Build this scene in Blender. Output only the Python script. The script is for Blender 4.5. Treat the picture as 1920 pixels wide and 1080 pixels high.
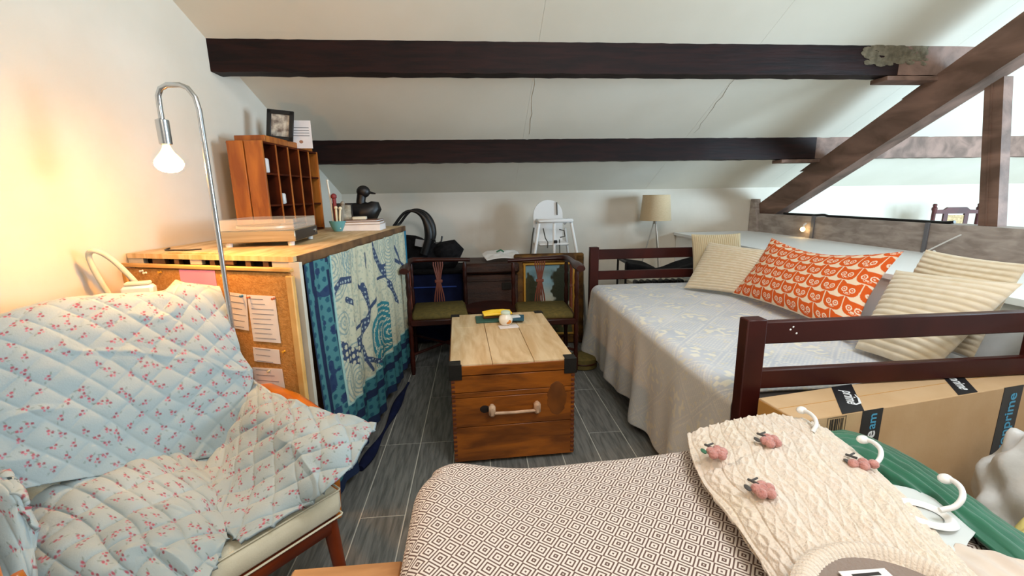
import bpy, math, random
import numpy as np
from mathutils import Vector, Matrix
random.seed(7); RNG=np.random.RandomState(7)
PI=math.pi
for o in list(bpy.data.objects): bpy.data.objects.remove(o)
S=bpy.context.scene; C=S.collection
# ---------- camera, world, lights, exposure ----------
cd=bpy.data.cameras.new('camera'); cam=bpy.data.objects.new('camera',cd); C.objects.link(cam)
cd.sensor_width=36; cd.lens=36*830/1920; cd.clip_start=.05; cd.clip_end=100
yaw,pitch,roll=math.radians(4.5934),math.radians(11.8497),math.radians(-.9453)
f=Vector((math.sin(yaw)*math.cos(pitch),math.cos(yaw)*math.cos(pitch),-math.sin(pitch)))
r=Vector((math.cos(yaw),-math.sin(yaw),0)); u=r.cross(f)
r2=math.cos(roll)*r+math.sin(roll)*u; u2=-math.sin(roll)*r+math.cos(roll)*u
cam.matrix_world=Matrix(((r2.x,u2.x,-f.x,0),(r2.y,u2.y,-f.y,0),(r2.z,u2.z,-f.z,1.45),(0,0,0,1)))
S.camera=cam
S.view_settings.view_transform='Standard'; S.view_settings.look='None'; S.view_settings.gamma=1
S.view_settings.use_curve_mapping=False; S.view_settings.exposure=0.0
W=bpy.data.worlds.new('world'); S.world=W; W.use_nodes=True
bg=W.node_tree.nodes['Background']; bg.inputs[0].default_value=(1.0,.92,.80,1); bg.inputs[1].default_value=.31
def area(name,loc,target,sx,sy,power,color):
    l=bpy.data.lights.new(name,'AREA'); l.shape='RECTANGLE'; l.size=sx; l.size_y=sy; l.energy=power; l.color=color
    o=bpy.data.objects.new(name,l); C.objects.link(o); o.location=loc
    o.rotation_euler=(Vector(target)-Vector(loc)).to_track_quat('-Z','Y').to_euler(); return o
area('window_daylight',(6.5,.5,1.45),(2.9,4.0,1.8),2.0,1.7,540,(.60,.82,1.0))
area('skylight',(1.2,.15,3.3),(1.2,2.3,.5),1.1,.7,50,(.92,.96,1.0))
area('room_light',(.3,-1.0,2.7),(.6,3.0,.6),1.2,.8,28,(1,.87,.70))

# ---------- helpers ----------
def lin(h):
    h=h.lstrip('#'); v=[int(h[i:i+2],16)/255 for i in (0,2,4)]
    return tuple(x/12.92 if x<=.04045 else ((x+.055)/1.055)**2.4 for x in v)
def LA(h): return np.array(lin(h))
class MB:
    def __init__(s): s.v=[]; s.f=[]; s.M=Matrix()
    def add(s,vs,fs):
        b=len(s.v); s.v+= [tuple(s.M@Vector(v)) for v in vs]; s.f+=[tuple(i+b for i in q) for q in fs]; return s
    def box(s,c,d,rz=0,b=None,rx=0,ry=0):
        """bevelled box, centre c, size d"""
        x,y,z=[k/2 for k in d]; 
        if b is None: b=min(d)*.12
        b=min(b,x*.9,y*.9,z*.9)
        R=Matrix.Translation(c)@Matrix.Rotation(rz,4,'Z')@Matrix.Rotation(ry,4,'Y')@Matrix.Rotation(rx,4,'X')
        P=[];idx={}
        for sx in(-1,1):
            for sy in(-1,1):
                for sz in(-1,1):
                    for a in range(3):
                        q=[sx*(x-b),sy*(y-b),sz*(z-b)]; e=[x,y,z]; q[a]=(sx,sy,sz)[a]*e[a]
                        idx[(sx,sy,sz,a)]=len(P); P.append(tuple(R@Vector(q)))
        F=[]
        for a in range(3):
            o=[k for k in range(3) if k!=a]
            for sg in(-1,1):
                q=[]
                for (i,j) in((-1,-1),(1,-1),(1,1),(-1,1)):
                    t=[0,0,0]; t[a]=sg;t[o[0]]=i;t[o[1]]=j; q.append(idx[(*t,a)])
                if (sg>0)==(a==1): q=q[::-1]
                F.append(q)
        for a in range(3):
            o=[k for k in range(3) if k!=a]
            for i in(-1,1):
                for j in(-1,1):
                    t0=[0,0,0];t0[a]=-1;t0[o[0]]=i;t0[o[1]]=j;t1=list(t0);t1[a]=1
                    q=[idx[(*t0,o[0])],idx[(*t1,o[0])],idx[(*t1,o[1])],idx[(*t0,o[1])]]
                    if (i*j>0)==(a!=1): q=q[::-1]
                    F.append(q)
        for sx in(-1,1):
            for sy in(-1,1):
                for sz in(-1,1):
                    q=[idx[(sx,sy,sz,a)] for a in range(3)]
                    if sx*sy*sz<0:q=q[::-1]
                    F.append(q)
        return s.add(P,F)
    def tube(s,pts,rad,n=10,cap=True,flat=1.0):
        pts=[Vector(p) for p in pts]; m=len(pts)
        if not hasattr(rad,'__len__'): rad=[rad]*m
        P=[];F=[]; t0=(pts[1]-pts[0]).normalized()
        up=Vector((0,0,1)) if abs(t0.z)<.9 else Vector((1,0,0)); nx=t0.cross(up).normalized()
        for i,p in enumerate(pts):
            t=(pts[min(i+1,m-1)]-pts[max(i-1,0)]).normalized()
            nx=(nx-t*nx.dot(t)).normalized(); ny=t.cross(nx)
            for k in range(n):
                a=2*PI*k/n; P.append(tuple(p+nx*math.cos(a)*rad[i]+ny*math.sin(a)*rad[i]*flat))
        for i in range(m-1):
            for k in range(n): F.append((i*n+k,i*n+(k+1)%n,(i+1)*n+(k+1)%n,(i+1)*n+k))
        if cap: F.append(tuple(range(n))[::-1]); F.append(tuple((m-1)*n+k for k in range(n)))
        return s.add(P,F)
    def lathe(s,prof,c=(0,0,0),n=24,sx=1,sy=1):
        """prof: list of (r,z)"""
        P=[];F=[]
        for r_,z in prof:
            for k in range(n):
                a=2*PI*k/n; P.append((c[0]+r_*sx*math.cos(a),c[1]+r_*sy*math.sin(a),c[2]+z))
        for i in range(len(prof)-1):
            for k in range(n): F.append((i*n+k,i*n+(k+1)%n,(i+1)*n+(k+1)%n,(i+1)*n+k))
        F.append(tuple(range(n))[::-1]); F.append(tuple((len(prof)-1)*n+k for k in range(n)))
        return s.add(P,F)
    def ball(s,c,r_,n=14,sc=(1,1,1)):
        m=n//2; pr=[(max(.001,math.sin(PI*i/m)),-math.cos(PI*i/m)) for i in range(m+1)]
        o=s.M; s.M=o@Matrix.Translation(c)@Matrix.Diagonal((r_*sc[0],r_*sc[1],r_*sc[2],1)); s.lathe(pr,n=n); s.M=o; return s
    def prism(s,poly,d0,d1,axis='Y'):
        """polygon in the plane across axis, extruded d0..d1"""
        n=len(poly)
        def w(p,d): return {'Y':(p[0],d,p[1]),'X':(d,p[0],p[1]),'Z':(p[0],p[1],d)}[axis]
        ar=sum(poly[i][0]*poly[(i+1)%n][1]-poly[(i+1)%n][0]*poly[i][1] for i in range(n))
        P=[w(p,d0) for p in poly]+[w(p,d1) for p in poly]
        F=[tuple(range(n)),tuple(range(n,2*n))[::-1]]+[(i,i+n,(i+1)%n+n,(i+1)%n) for i in range(n)]
        flip=(ar>0)!=(axis=='Y')
        if d1<d0: flip=not flip
        if flip: F=[q[::-1] for q in F]
        return s.add(P,F)
def link(name,me,mat=None,parent=None,world=False):
    o=bpy.data.objects.new(name,me); C.objects.link(o)
    if mat: me.materials.append(mat)
    if parent:
        o.parent=parent
        if world:
            rt=parent
            while rt.parent: rt=rt.parent
            o.matrix_parent_inverse=Matrix()
            if parent is rt: o.matrix_basis=rt.matrix_basis.inverted()
            # a sub-part sits in its part's frame, which is already the world's
    return o
def smooth(me,ang=40):
    me.shade_smooth()
    try: me.set_sharp_from_angle(angle=math.radians(ang))
    except Exception: pass
def obj(name,mb,mat,parent=None,world=False,ang=40):
    me=bpy.data.meshes.new(name); me.from_pydata(mb.v,[],mb.f); me.validate(); smooth(me,ang)
    return link(name,me,mat,parent,world)
def thing(name,label,cat,loc=(0,0,0),rz=0,group=None):
    o=bpy.data.objects.new(name,None); C.objects.link(o); o.location=loc; o.rotation_euler=(0,0,rz)
    o.matrix_basis=Matrix.Translation(loc)@Matrix.Rotation(rz,4,'Z')
    o['label']=label; o['category']=cat
    if group:o['group']=group
    o.empty_display_size=.05
    return o
def tag(o,label,cat,group=None,kind=None):
    o['label']=label
    if cat:o['category']=cat
    if group:o['group']=group
    if kind:o['kind']=kind
    return o
def struct(o): o['kind']='structure'; return o
def dup(root,loc,rz,label,scale=None):
    def cp(o,p):
        c=o.copy(); C.objects.link(c)
        if p: c.parent=p
        for k in [k for k in bpy.data.objects if k.parent==o]: cp(k,c)
        return c
    c=cp(root,None); c.matrix_basis=Matrix.Translation(loc)@Matrix.Rotation(rz,4,'Z'); c['label']=label
    return c
# ---- cloth surfaces: control grid -> dense surface ----
def cr(ctrl,n):
    ctrl=np.asarray(ctrl,float); m=len(ctrl); t=np.linspace(0,m-1,n); i=np.clip(t.astype(int),0,m-2); f=(t-i)[:,None]
    sh=ctrl.shape; c=ctrl.reshape(m,-1)
    P=np.vstack([2*c[0]-c[1],c,2*c[-1]-c[-2]])
    p0,p1,p2,p3=P[i],P[i+1],P[i+2],P[i+3]
    o=.5*((2*p1)+(-p0+p2)*f+(2*p0-5*p1+4*p2-p3)*f**2+(-p0+3*p1-3*p2+p3)*f**3)
    return o.reshape((n,)+sh[1:])
def surf(ctrl,nu,nv):
    a=cr(ctrl,nv)                       # rows
    b=cr(np.swapaxes(a,0,1),nu)         # cols
    return np.swapaxes(b,0,1)           # nv,nu,3
def normals(P):
    du=np.gradient(P,axis=1); dv=np.gradient(P,axis=0); n=np.cross(dv,du)
    return n/(np.linalg.norm(n,axis=2,keepdims=True)+1e-9)
def arc(P):
    """metric coordinates along the surface (s across, t down)"""
    s=np.concatenate([np.zeros((P.shape[0],1)),np.cumsum(np.linalg.norm(np.diff(P,axis=1),axis=2),axis=1)],1)
    t=np.concatenate([np.zeros((1,P.shape[1])),np.cumsum(np.linalg.norm(np.diff(P,axis=0),axis=2),axis=0)],0)
    return s,t
def gridmesh(name,P,th=0,col=None,mat=None,parent=None,world=False,closed=False):
    nv,nu=P.shape[:2]; V=P.reshape(-1,3)
    idx=np.arange(nv*nu).reshape(nv,nu)
    q=np.stack([idx[:-1,:-1],idx[1:,:-1],idx[1:,1:],idx[:-1,1:]],-1).reshape(-1,4)
    cols=None if col is None else np.concatenate([col.reshape(-1,3),np.ones((nv*nu,1))],1)
    if th:
        N=normals(P).reshape(-1,3); V2=V-N*th; n0=len(V); V=np.vstack([V,V2]); q2=q[:,::-1]+n0
        b=np.concatenate([idx[0,:],idx[1:,-1],idx[-1,-2::-1],idx[-2:0:-1,0]]); c=np.roll(b,-1)
        q=np.vstack([q,q2,np.stack([b,c,c+n0,b+n0],-1)])
        if cols is not None: cols=np.vstack([cols,cols])
    me=bpy.data.meshes.new(name); me.vertices.add(len(V)); me.vertices.foreach_set('co',V.ravel().astype(np.float32))
    me.loops.add(len(q)*4); me.loops.foreach_set('vertex_index',q.ravel().astype(np.int32))
    me.polygons.add(len(q)); me.polygons.foreach_set('loop_start',np.arange(0,len(q)*4,4,dtype=np.int32))
    me.update(calc_edges=True)
    if cols is not None:
        at=me.color_attributes.new('Col','FLOAT_COLOR','POINT'); at.data.foreach_set('color',cols.ravel().astype(np.float32))
    me.shade_smooth()
    return link(name,me,mat,parent,world)
_perm=RNG.rand(256,256)
def vn(x,y,s=1.0,o=0):
    """value noise"""
    x=np.asarray(x)/s+37.3*o+500; y=np.asarray(y)/s+11.7*o+500
    xi=np.floor(x).astype(int); yi=np.floor(y).astype(int); fx=x-xi; fy=y-yi; fx=fx*fx*(3-2*fx); fy=fy*fy*(3-2*fy)
    g=lambda a,b:_perm[a%256,b%256]
    return (g(xi,yi)*(1-fx)+g(xi+1,yi)*fx)*(1-fy)+(g(xi,yi+1)*(1-fx)+g(xi+1,yi+1)*fx)*fy-.5
def mixc(c,col,m): m=np.clip(m,0,1)[...,None]; return c*(1-m)+np.asarray(col)*m
def ss(a,b,x): t=np.clip((x-a)/(b-a),0,1); return t*t*(3-2*t)
def segd(X,Y,pts):
    d=np.full(X.shape,9.)
    for (a,b),(c,e) in zip(pts[:-1],pts[1:]):
        vx,vy=c-a,e-b; L=vx*vx+vy*vy+1e-9; t=np.clip(((X-a)*vx+(Y-b)*vy)/L,0,1)
        d=np.minimum(d,np.hypot(X-a-t*vx,Y-b-t*vy))
    return d
# ---- materials ----
MT={}
def mat(name,c,rough=.6,metal=0,var=.0,vs=8,bump=0,bs=60,spec=.5,wood=None,c2=None,stretch=None,alpha=None,emit=None,trans=None,sheen=0,attr=False):
    m=bpy.data.materials.new(name); m.use_nodes=True; nt=m.node_tree; N=nt.nodes; L=nt.links; b=N['Principled BSDF']
    c=lin(c) if isinstance(c,str) else c
    b.inputs['Base Color'].default_value=(*c,1); b.inputs['Roughness'].default_value=rough; b.inputs['Metallic'].default_value=metal
    b.inputs['Specular IOR Level'].default_value=spec
    if sheen: b.inputs['Sheen Weight'].default_value=sheen; b.inputs['Sheen Roughness'].default_value=.5
    tc=N.new('ShaderNodeTexCoord'); src=None
    if attr:
        a=N.new('ShaderNodeAttribute'); a.attribute_name='Col'; L.new(a.outputs['Color'],b.inputs['Base Color'])
    elif c2 is not None:
        c2=lin(c2) if isinstance(c2,str) else c2
        mp=N.new('ShaderNodeMapping'); L.new(tc.outputs['Object'],mp.inputs[0])
        mp.inputs['Scale'].default_value=stretch or (1,1,1)
        nz=N.new('ShaderNodeTexNoise'); nz.inputs['Scale'].default_value=vs; nz.inputs['Detail'].default_value=6; nz.inputs['Distortion'].default_value=.6 if stretch else 0
        L.new(mp.outputs[0],nz.inputs['Vector'])
        cr_=N.new('ShaderNodeValToRGB'); cr_.color_ramp.elements[0].position=.36; cr_.color_ramp.elements[1].position=.64
        cr_.color_ramp.elements[0].color=(*c2,1); cr_.color_ramp.elements[1].color=(*c,1)
        L.new(nz.outputs['Fac'],cr_.inputs[0]); L.new(cr_.outputs[0],b.inputs['Base Color']); src=nz
    if bump:
        bz=N.new('ShaderNodeTexNoise'); bz.inputs['Scale'].default_value=bs; bz.inputs['Detail'].default_value=4
        if stretch and src:
            L.new(mp.outputs[0],bz.inputs['Vector'])
        else: L.new(tc.outputs['Object'],bz.inputs['Vector'])
        bp=N.new('ShaderNodeBump'); bp.inputs['Strength'].default_value=bump; bp.inputs['Distance'].default_value=.01
        L.new(bz.outputs['Fac'],bp.inputs['Height']); L.new(bp.outputs[0],b.inputs['Normal'])
    if alpha is not None: b.inputs['Alpha'].default_value=alpha
    if trans: b.inputs['Transmission Weight'].default_value=trans
    if emit: b.inputs['Emission Color'].default_value=(*lin(emit[0]),1); b.inputs['Emission Strength'].default_value=emit[1]
    MT[name]=m; return m
m_wall=mat('warm_white_plaster','#dcd5c8',.9,c2='#d2cabb',vs=1.5,bump=.25,bs=9,spec=.2)
m_ceil=mat('ceiling_paint','#e2dccd',.9,c2='#d9d3c3',vs=1.2,bump=.12,bs=5,spec=.2)
m_beam=mat('dark_stained_beam','#230d0a',.6,c2='#120605',vs=5,stretch=(.6,6,6),bump=.2,bs=10,spec=.2)
m_truss=mat('weathered_oak','#86685a',.7,c2='#5d4639',vs=3,stretch=(2.5,.8,2.5),bump=.3,bs=9)
m_tie=mat('grey_weathered_tie_beam','#b0a49c',.8,c2='#8f837b',vs=5,stretch=(4,1.2,4),bump=.5,bs=9)
m_tile=mat('slate_wood_look_tile','#787874',.5,c2='#555653',vs=6,stretch=(9,.9,1),bump=.25,bs=10)
m_grout=mat('grout','#b9b8ae',.9,bump=.2)
m_trunkf=mat('varnished_pine_trunk','#9c5612',.4,c2='#683609',vs=3.2,stretch=(1,1,5),bump=.25,bs=8)
m_trunkt=mat('bare_pine_lid','#dfc69f',.65,c2='#c9a87b',vs=4,stretch=(5,.8,1),bump=.2,bs=8)
m_iron=mat('black_iron','#2c2a27',.5,.6,bump=.2)
m_handle=mat('pale_worn_wood_handle','#caa88a',.6,c2='#b08c70',vs=20)
m_hole=mat('dark_recess','#1c0d05',.9)
m_redwood=mat('dark_mahogany_bed','#3d1009',.42,c2='#2a0805',vs=3,stretch=(1,1,1),spec=.3)
m_chairw=mat('dark_turned_chair_wood','#3c150b',.38,c2='#240b06',vs=6,spec=.4)
m_olive=mat('olive_velvet','#6d5f35',.9,c2='#5b5230',vs=30,spec=.1)
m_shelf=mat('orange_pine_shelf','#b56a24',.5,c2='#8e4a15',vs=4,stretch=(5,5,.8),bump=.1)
m_shelfin=mat('shelf_inside_shaded','#54220c',.7,c2='#381407',vs=6,spec=.1)  # pine inside the compartments, their shade put into this darker colour
m_counter=mat('counter_top_board','#e0c79c',.55,c2='#bf9f6c',vs=4,stretch=(5,1,1))
m_ctedge=mat('counter_edge','#7d5a38',.6,c2='#4c321d',vs=8)
m_chrome=mat('brushed_chrome','#c9ccd0',.22,1)
m_bulb=mat('lit_bulb','#ffffff',.3,emit=('#ffb055',470))
m_bulbn=mat('frosted_bulb_neck','#f5e6cc',.3,emit=('#ffb866',5))
m_cork=mat('cork','#c48f4c',.9,c2='#b07a38',vs=90,bump=.4,bs=150)
m_corkfr=mat('light_pine_frame','#dcae68',.5,c2='#c8954c',vs=6,stretch=(1,1,1))
m_paper=mat('paper','#e9e4e2',.8,c2='#dfd9d8',vs=9)
m_pink=mat('pink_paper','#e58fb4',.8)
m_brown=mat('notice_ink','#8a8790',.8)
m_cream=mat('cream_upholstery','#e3dcc4',.75,c2='#d8d0b5',vs=12,bump=.15,bs=200,sheen=.2)
m_orangew=mat('golden_varnished_arm','#c4701c',.28,c2='#a4560f',vs=5,stretch=(3,1,3))
m_legw=mat('red_brown_leg','#7c3212',.35,c2='#5b210b',vs=5)
m_black=mat('black_plastic','#0e0d0e',.45)
m_blackf=mat('black_fabric','#0d0c0e',.9,c2='#1b191b',vs=25,bump=.3,bs=80,spec=.2)
m_navy=mat('navy_cloth','#131c3e',.9,c2='#0c1330',vs=10,spec=.2)
m_white=mat('white_plastic','#e8e8e6',.35)
m_whitep=mat('white_painted_ledge','#f0f3f4',.6,bump=.1,bs=12)
m_shade=mat('linen_lampshade','#cdb793',.9,c2='#c2ab86',vs=60,stretch=(1,1,6),bump=.2,bs=150,sheen=.2)
m_metal=mat('silver_painted_metal','#b5b3ae',.4,.7)
m_silver=mat('brushed_silver_panel','#b8b09c',.35,.8,c2='#a79e88',vs=5,stretch=(.5,20,20))
m_clear=mat('clear_acrylic','#e6e2d8',.08,alpha=.2)
m_gilt=mat('gilt_frame','#74501c',.45,.3,c2='#41270d',vs=14,bump=.3)
m_giltb=mat('bright_gilt_slip','#d9a64a',.35,.5)
m_oldchest=mat('dark_oak_chest','#3c2013',.55,c2='#26130b',vs=5,stretch=(.7,3,5),bump=.4)
m_card=mat('cardboard','#c9a983',.85,c2='#c19f77',vs=5,bump=.08,bs=40,spec=.2)
m_cardd=mat('cardboard_end','#c2914f',.85,spec=.2)
m_tape=mat('black_packing_tape','#1b1c20',.4)
m_blue=mat('blue_tape_print','#4aa0c8',.5)
m_wprint=mat('white_tape_print','#e2e6ea',.5)
m_ink=mat('dark_ink','#2a2420',.7)
m_green=mat('green_satin','#176a4c',.5,c2='#0f5a3f',vs=5,stretch=(4,1,1),bump=.15,bs=20,sheen=.3)
m_yellow=mat('pale_yellow_fabric','#f0e39a',.85,c2='#e6d684',vs=12,bump=.2)
m_bagw=mat('white_carrier_bag','#d8dadb',.35,c2='#c4c6c6',vs=7,bump=.5,bs=14)
m_sheer=mat('sheer_white_fabric','#dfe3e0',.6,alpha=.75)
m_taupe=mat('taupe_fabric','#d9cabb',.8,c2='#cdbcae',vs=14)
m_neck=mat('sweater_inside','#8a7a70',.95,bump=.4,bs=120)
m_pom=mat('pink_wool_bobble','#d0988f',.95,c2='#bb7f77',vs=60,bump=.8,bs=150,spec=.1,sheen=.3)
m_stem=mat('embroidery_stem','#4c4a48',.9)
m_leaf=mat('embroidery_leaf','#3d6b52',.9)
m_quilt=mat('quilted_floral_cotton','#b9c6c8',.85,attr=True,bump=.1,bs=180,spec=.25,sheen=.15)
m_attr=mat('printed_cotton','#ffffff',.85,attr=True,bump=.12,bs=220,spec=.25)
m_canvas=mat('oil_painting','#ffffff',.45,attr=True,bump=.2,bs=60)
m_knit=mat('oatmeal_knit','#e6d8c4',.95,attr=True,bump=.5,bs=260,spec=.15,sheen=.3)
m_cord=mat('corduroy','#ddcba6',.9,attr=True,bump=.15,bs=200,spec=.2,sheen=.3)
m_yel=mat('yellow_wrapper','#f2c21c',.5,c2='#f7d648',vs=14)
m_teal=mat('teal_book','#27566a',.6)
m_tealg=mat('dark_green_book','#2f5a50',.6)
m_turq=mat('turquoise_glaze','#5f9ba0',.3)
m_skin=mat('photo_print','#c9b8a0',.6,c2='#3d2e28',vs=14)
m_gbrown=mat('brown_jar','#7a4a22',.3)
m_red=mat('dark_red_handle','#6b1c1c',.4)
m_bed2=mat('mattress_side','#8d8c90',.9)
m_greyw=mat('grey_painted_board','#d9d3c4',.6,c2='#c5bfb0',vs=5)
# =================== ROOM ===================
# floor: grout bed with individual tiles
fl=struct(obj('floor',MB().box((1.6,2.0,-.0325),(7.8,6.6,.06),b=.001),m_grout))
tm=[]
for L_ in (.611,1.226):
    b=MB(); b.box((L_/2*0,0,0),(.2,L_,.014),b=.0015); me=bpy.data.meshes.new('tile'); me.from_pydata(b.v,[],b.f); me.materials.append(m_tile); tm.append(me)
def tile(x,y,k):
    o=bpy.data.objects.new('tile',tm[k]); C.objects.link(o); o.parent=fl; o.location=(x,y,-.0075)
x=-1.805; ci=0
while x<4.6:
    j=-2+(ci%2); y=1.84-4*.615+(ci%2)*.615
    while y<5:
        if y+1.23>4.98 or y<-.6: 
            if y+.3<4.98: tile(x+.1,y+.3075,0)
            y+=.615
        elif RNG.rand()<.45: tile(x+.1,y+.3075,0); y+=.615
        else: tile(x+.1,y+.615,1); y+=1.23
    x+=.2055; ci+=1
# walls
struct(obj('wall_back',MB().box((2.9,5.06,.85),(9.6,.12,1.9),b=.002),m_wall))
wl=MB(); wl.prism([(-1.42,5.0),(-1.42-.085*6,-1.0),(-1.56-.085*6,-1.0),(-1.56,5.0)],-.02,4.4,'Z'); struct(obj('wall_left',wl,m_wall))
struct(obj('wall_right',MB().box((7.06,2.0,1.4),(.12,6.2,3.0),b=.002),m_wall))
# sloping ceiling: boards 1.45 m wide with filled joints
def cz(y): return 1.49+.475*(5-y)
cl=MB(); cl.prism([(5.1,cz(5.1)+.02),(-.2,cz(-.2)+.02),(-.2,cz(-.2)+.12),(5.1,cz(5.1)+.12)],-2.1,7.1,'X')
ceil=struct(obj('ceiling',cl,m_ceil))
for x0,x1 in [(-2.05,.445),(.445,1.93),(1.93,3.36),(3.36,7.1)]:
    g=.0006; b=MB(); b.prism([(5.06,cz(5.06)),(-.2,cz(-.2)),(-.2,cz(-.2)+.018),(5.06,cz(5.06)+.018)],x0+g,x1-g,'X'); obj('ceiling_panel',b,m_ceil,ceil)
# seam tape flashing on the filled joints
for xx,ya,yb in [(.445,3.1,4.0),(1.93,3.1,4.0)]:
    b=MB(); n=14
    pts=[(xx+RNG.uniform(-.012,.012)+.05*(k/n),ya+(yb-ya)*k/n,cz(ya+(yb-ya)*k/n)-.0005) for k in range(n+1)]
    b.tube(pts,[RNG.uniform(.0015,.005) for _ in pts],6,flat=.4); obj('joint_filler',b,m_greyw,ceil)
# purlins
def beam(x0,x1,yc,d,zt,h,name,label,m=m_beam,jag=.006):
    n=int((x1-x0)/.06); b=MB(); P=[];F=[]
    for i in range(n+1):
        xx=x0+(x1-x0)*i/n
        for k,(dy,dz) in enumerate([(-1,0),(1,0),(1,-1),(-1,-1)]):
            jj=jag if k<2 else .003
            P.append((xx,yc+dy*d/2+RNG.uniform(-.002,.002),zt+dz*h+RNG.uniform(-jj,jj)+(.475*(-dy)*d/2 if dz==0 else 0)))
    for i in range(n):
        for k in range(4): F.append((i*4+k,i*4+(k+1)%4,(i+1)*4+(k+1)%4,(i+1)*4+k))
    F.append((0,1,2,3)[::-1]); F.append(tuple(n*4+k for k in range(4)))
    b.add(P,F); o=obj(name,b,m,ang=20); tag(o,label,'beam',kind='structure'); return o
beam(-1.59,2.95,3.13,.12,2.385,.165,'ceiling_beam','upper long dark-stained ceiling beam running from the cream left wall')
beam(-1.51,3.2,4.13,.12,1.905,.165,'ceiling_beam','lower long dark-stained ceiling beam above the white high chair')
beam(2.95,3.5,3.13,.12,2.385,.165,'ceiling_beam','short weathered end of upper beam crossing the diagonal rafter',m_truss,.012)
beam(3.2,6.9,4.13,.12,1.905,.165,'ceiling_beam','weathered lower beam passing behind the upright post on the right',m_truss,.01)
b=MB()
for k in range(150):
    x=RNG.uniform(2.70,3.16); b.ball((x,3.068+RNG.uniform(-.002,.004),RNG.uniform(2.29,2.405)),RNG.uniform(.008,.03),8,(1.6,.12,.7))
o=obj('plaster_patch',b,mat('crumbling_mortar','#766d5a',.95,c2='#57503f',vs=25,bump=.8)); tag(o,'crumbling grey mortar clod on the upper beam near the rafter','plaster')
# truss in the plane X=3.3
tr=thing('roof_truss','weathered brown timber roof truss with diagonal rafter, upright post and grey tie beam','truss',(3.3,5.0,1.0))
def rz_(y): return 1.349+.5*(4.83-y)
b=MB(); b.prism([(4.95,rz_(4.95)),(4.97,1.2),(4.62,1.2),(1.2,rz_(1.2)-.26),(1.2,rz_(1.2))],3.25,3.38,'X'); obj('rafter',b,m_truss,tr,True)
b=MB(); P=[(4.98,.97),(4.98,1.20),(2.6,1.205),(0.2,1.20),(0.2,.97),(2.4,.975)]; b.prism(P,3.23,3.4,'X'); obj('tie_beam',b,m_tie,tr,True)
b=MB(); b.prism([(2.655,1.2),(2.545,1.2),(2.675,2.12),(2.775,2.07)],3.28,3.345,'X'); obj('upright_post',b,m_truss,tr,True)
b=MB(); b.prism([(2.61,1.2),(2.602,1.2),(2.728,2.09),(2.736,2.09)],3.274,3.28,'X'); obj('post_batten',b,m_truss,tr,True)
for yc,zt in ((3.13,2.215),(4.13,1.735)):
    b=MB(); b.box((3.12,yc,zt-.015),(.5,.14,.03),b=.003); obj('cleat',b,m_truss,tr,True)
    b=MB(); b.prism([(yc+.06,zt-.03),(yc+.20,zt-.10),(yc-.02,zt-.10+.02),(yc-.14,zt-.03)],3.26,3.34,'X'); obj('cleat_wedge',b,m_truss,tr,True)
b=MB(); b.prism([(4.99,1.36),(4.99,.95),(4.82,.95),(4.92,1.36)],3.2,3.27,'X'); obj('foot_plate',b,m_tie,tr,True)
# straps on the tie beam
for y,w in ((4.02,.04),(2.93,.03)):
    b=MB(); b.box((3.222,y,1.085),(.012,w,.25),b=.002); o=obj('metal_strap',b,mat('dark_steel_strap','#6d6d72',.6,.2) if 'dark_steel_strap' not in MT else MT['dark_steel_strap'],tr,True)
# black cable along the tie beam
pts=[(3.28,4.516,1.213),(3.28,4.203,1.199),(3.28,3.965,1.22),(3.28,3.852,1.19),(3.28,3.63,1.197),(3.28,3.37,1.189),(3.28,3.143,1.19),(3.28,2.98,1.192),(3.28,2.802,1.221)]
pp=cr(np.array(pts),40); b=MB(); b.tube([(p[0],p[1],max(p[2],1.212)) for p in pp],.011,8); tag(obj('power_cable',b,m_black),'black cable lying along the top of the grey tie beam','cable')
b=MB(); b.tube([(3.19,2.897,0.998),(3.2,2.777,1.083),(3.2,2.68,1.146)],.005,6); tag(obj('white_string',b,m_white),'white string slanting across the grey tie beam below the wooden chair','string')
# glowing small bulbs
for p,lb,rr in (((3.18,4.089,1.078),'small lit warm bulb against the grey tie beam above orange cushion',.022),((3.1,2.767,0.969),'small lit warm bulb below the tie beam beside the metal strap',.024)):
    t=thing('small_bulb',lb,'light bulb',p)
    obj('glass',MB().ball((0,0,0),rr),mat('small_bulb_glow','#fff0d0',.3,emit=('#ffd28a',14)),t)
    b=MB(); b.tube([(0,0,.0),(.01,0,rr+.02),(.03,0,rr+.035)],rr*.4,8); obj('socket',b,m_white,t)
# rubble and board under tie beam at right edge
b=MB(); b.box((3.05,2.33,.965),(.35,.9,.02),b=.003); tag(obj('white_trim_board',b,m_whitep),'white board lying under the tie beam at right edge','board')
# white ledge (low wall) beside the bed
b=MB(); b.prism([(2.33,4.995),(3.42,4.995),(3.42,.3),(2.24,.3)],0,.965,'Z'); struct(obj('trim_1',b,m_whitep))
b=MB(); b.prism([(2.30,4.995),(3.42,4.995),(3.42,.3),(2.21,.3)],.966,.995,'Z'); struct(obj('trim_2',b,m_whitep))
b=MB(); b.box((1.8,4.985,.05),(1.0,.02,.1),b=.003); struct(obj('baseboard_back',b,m_wall))

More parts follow.
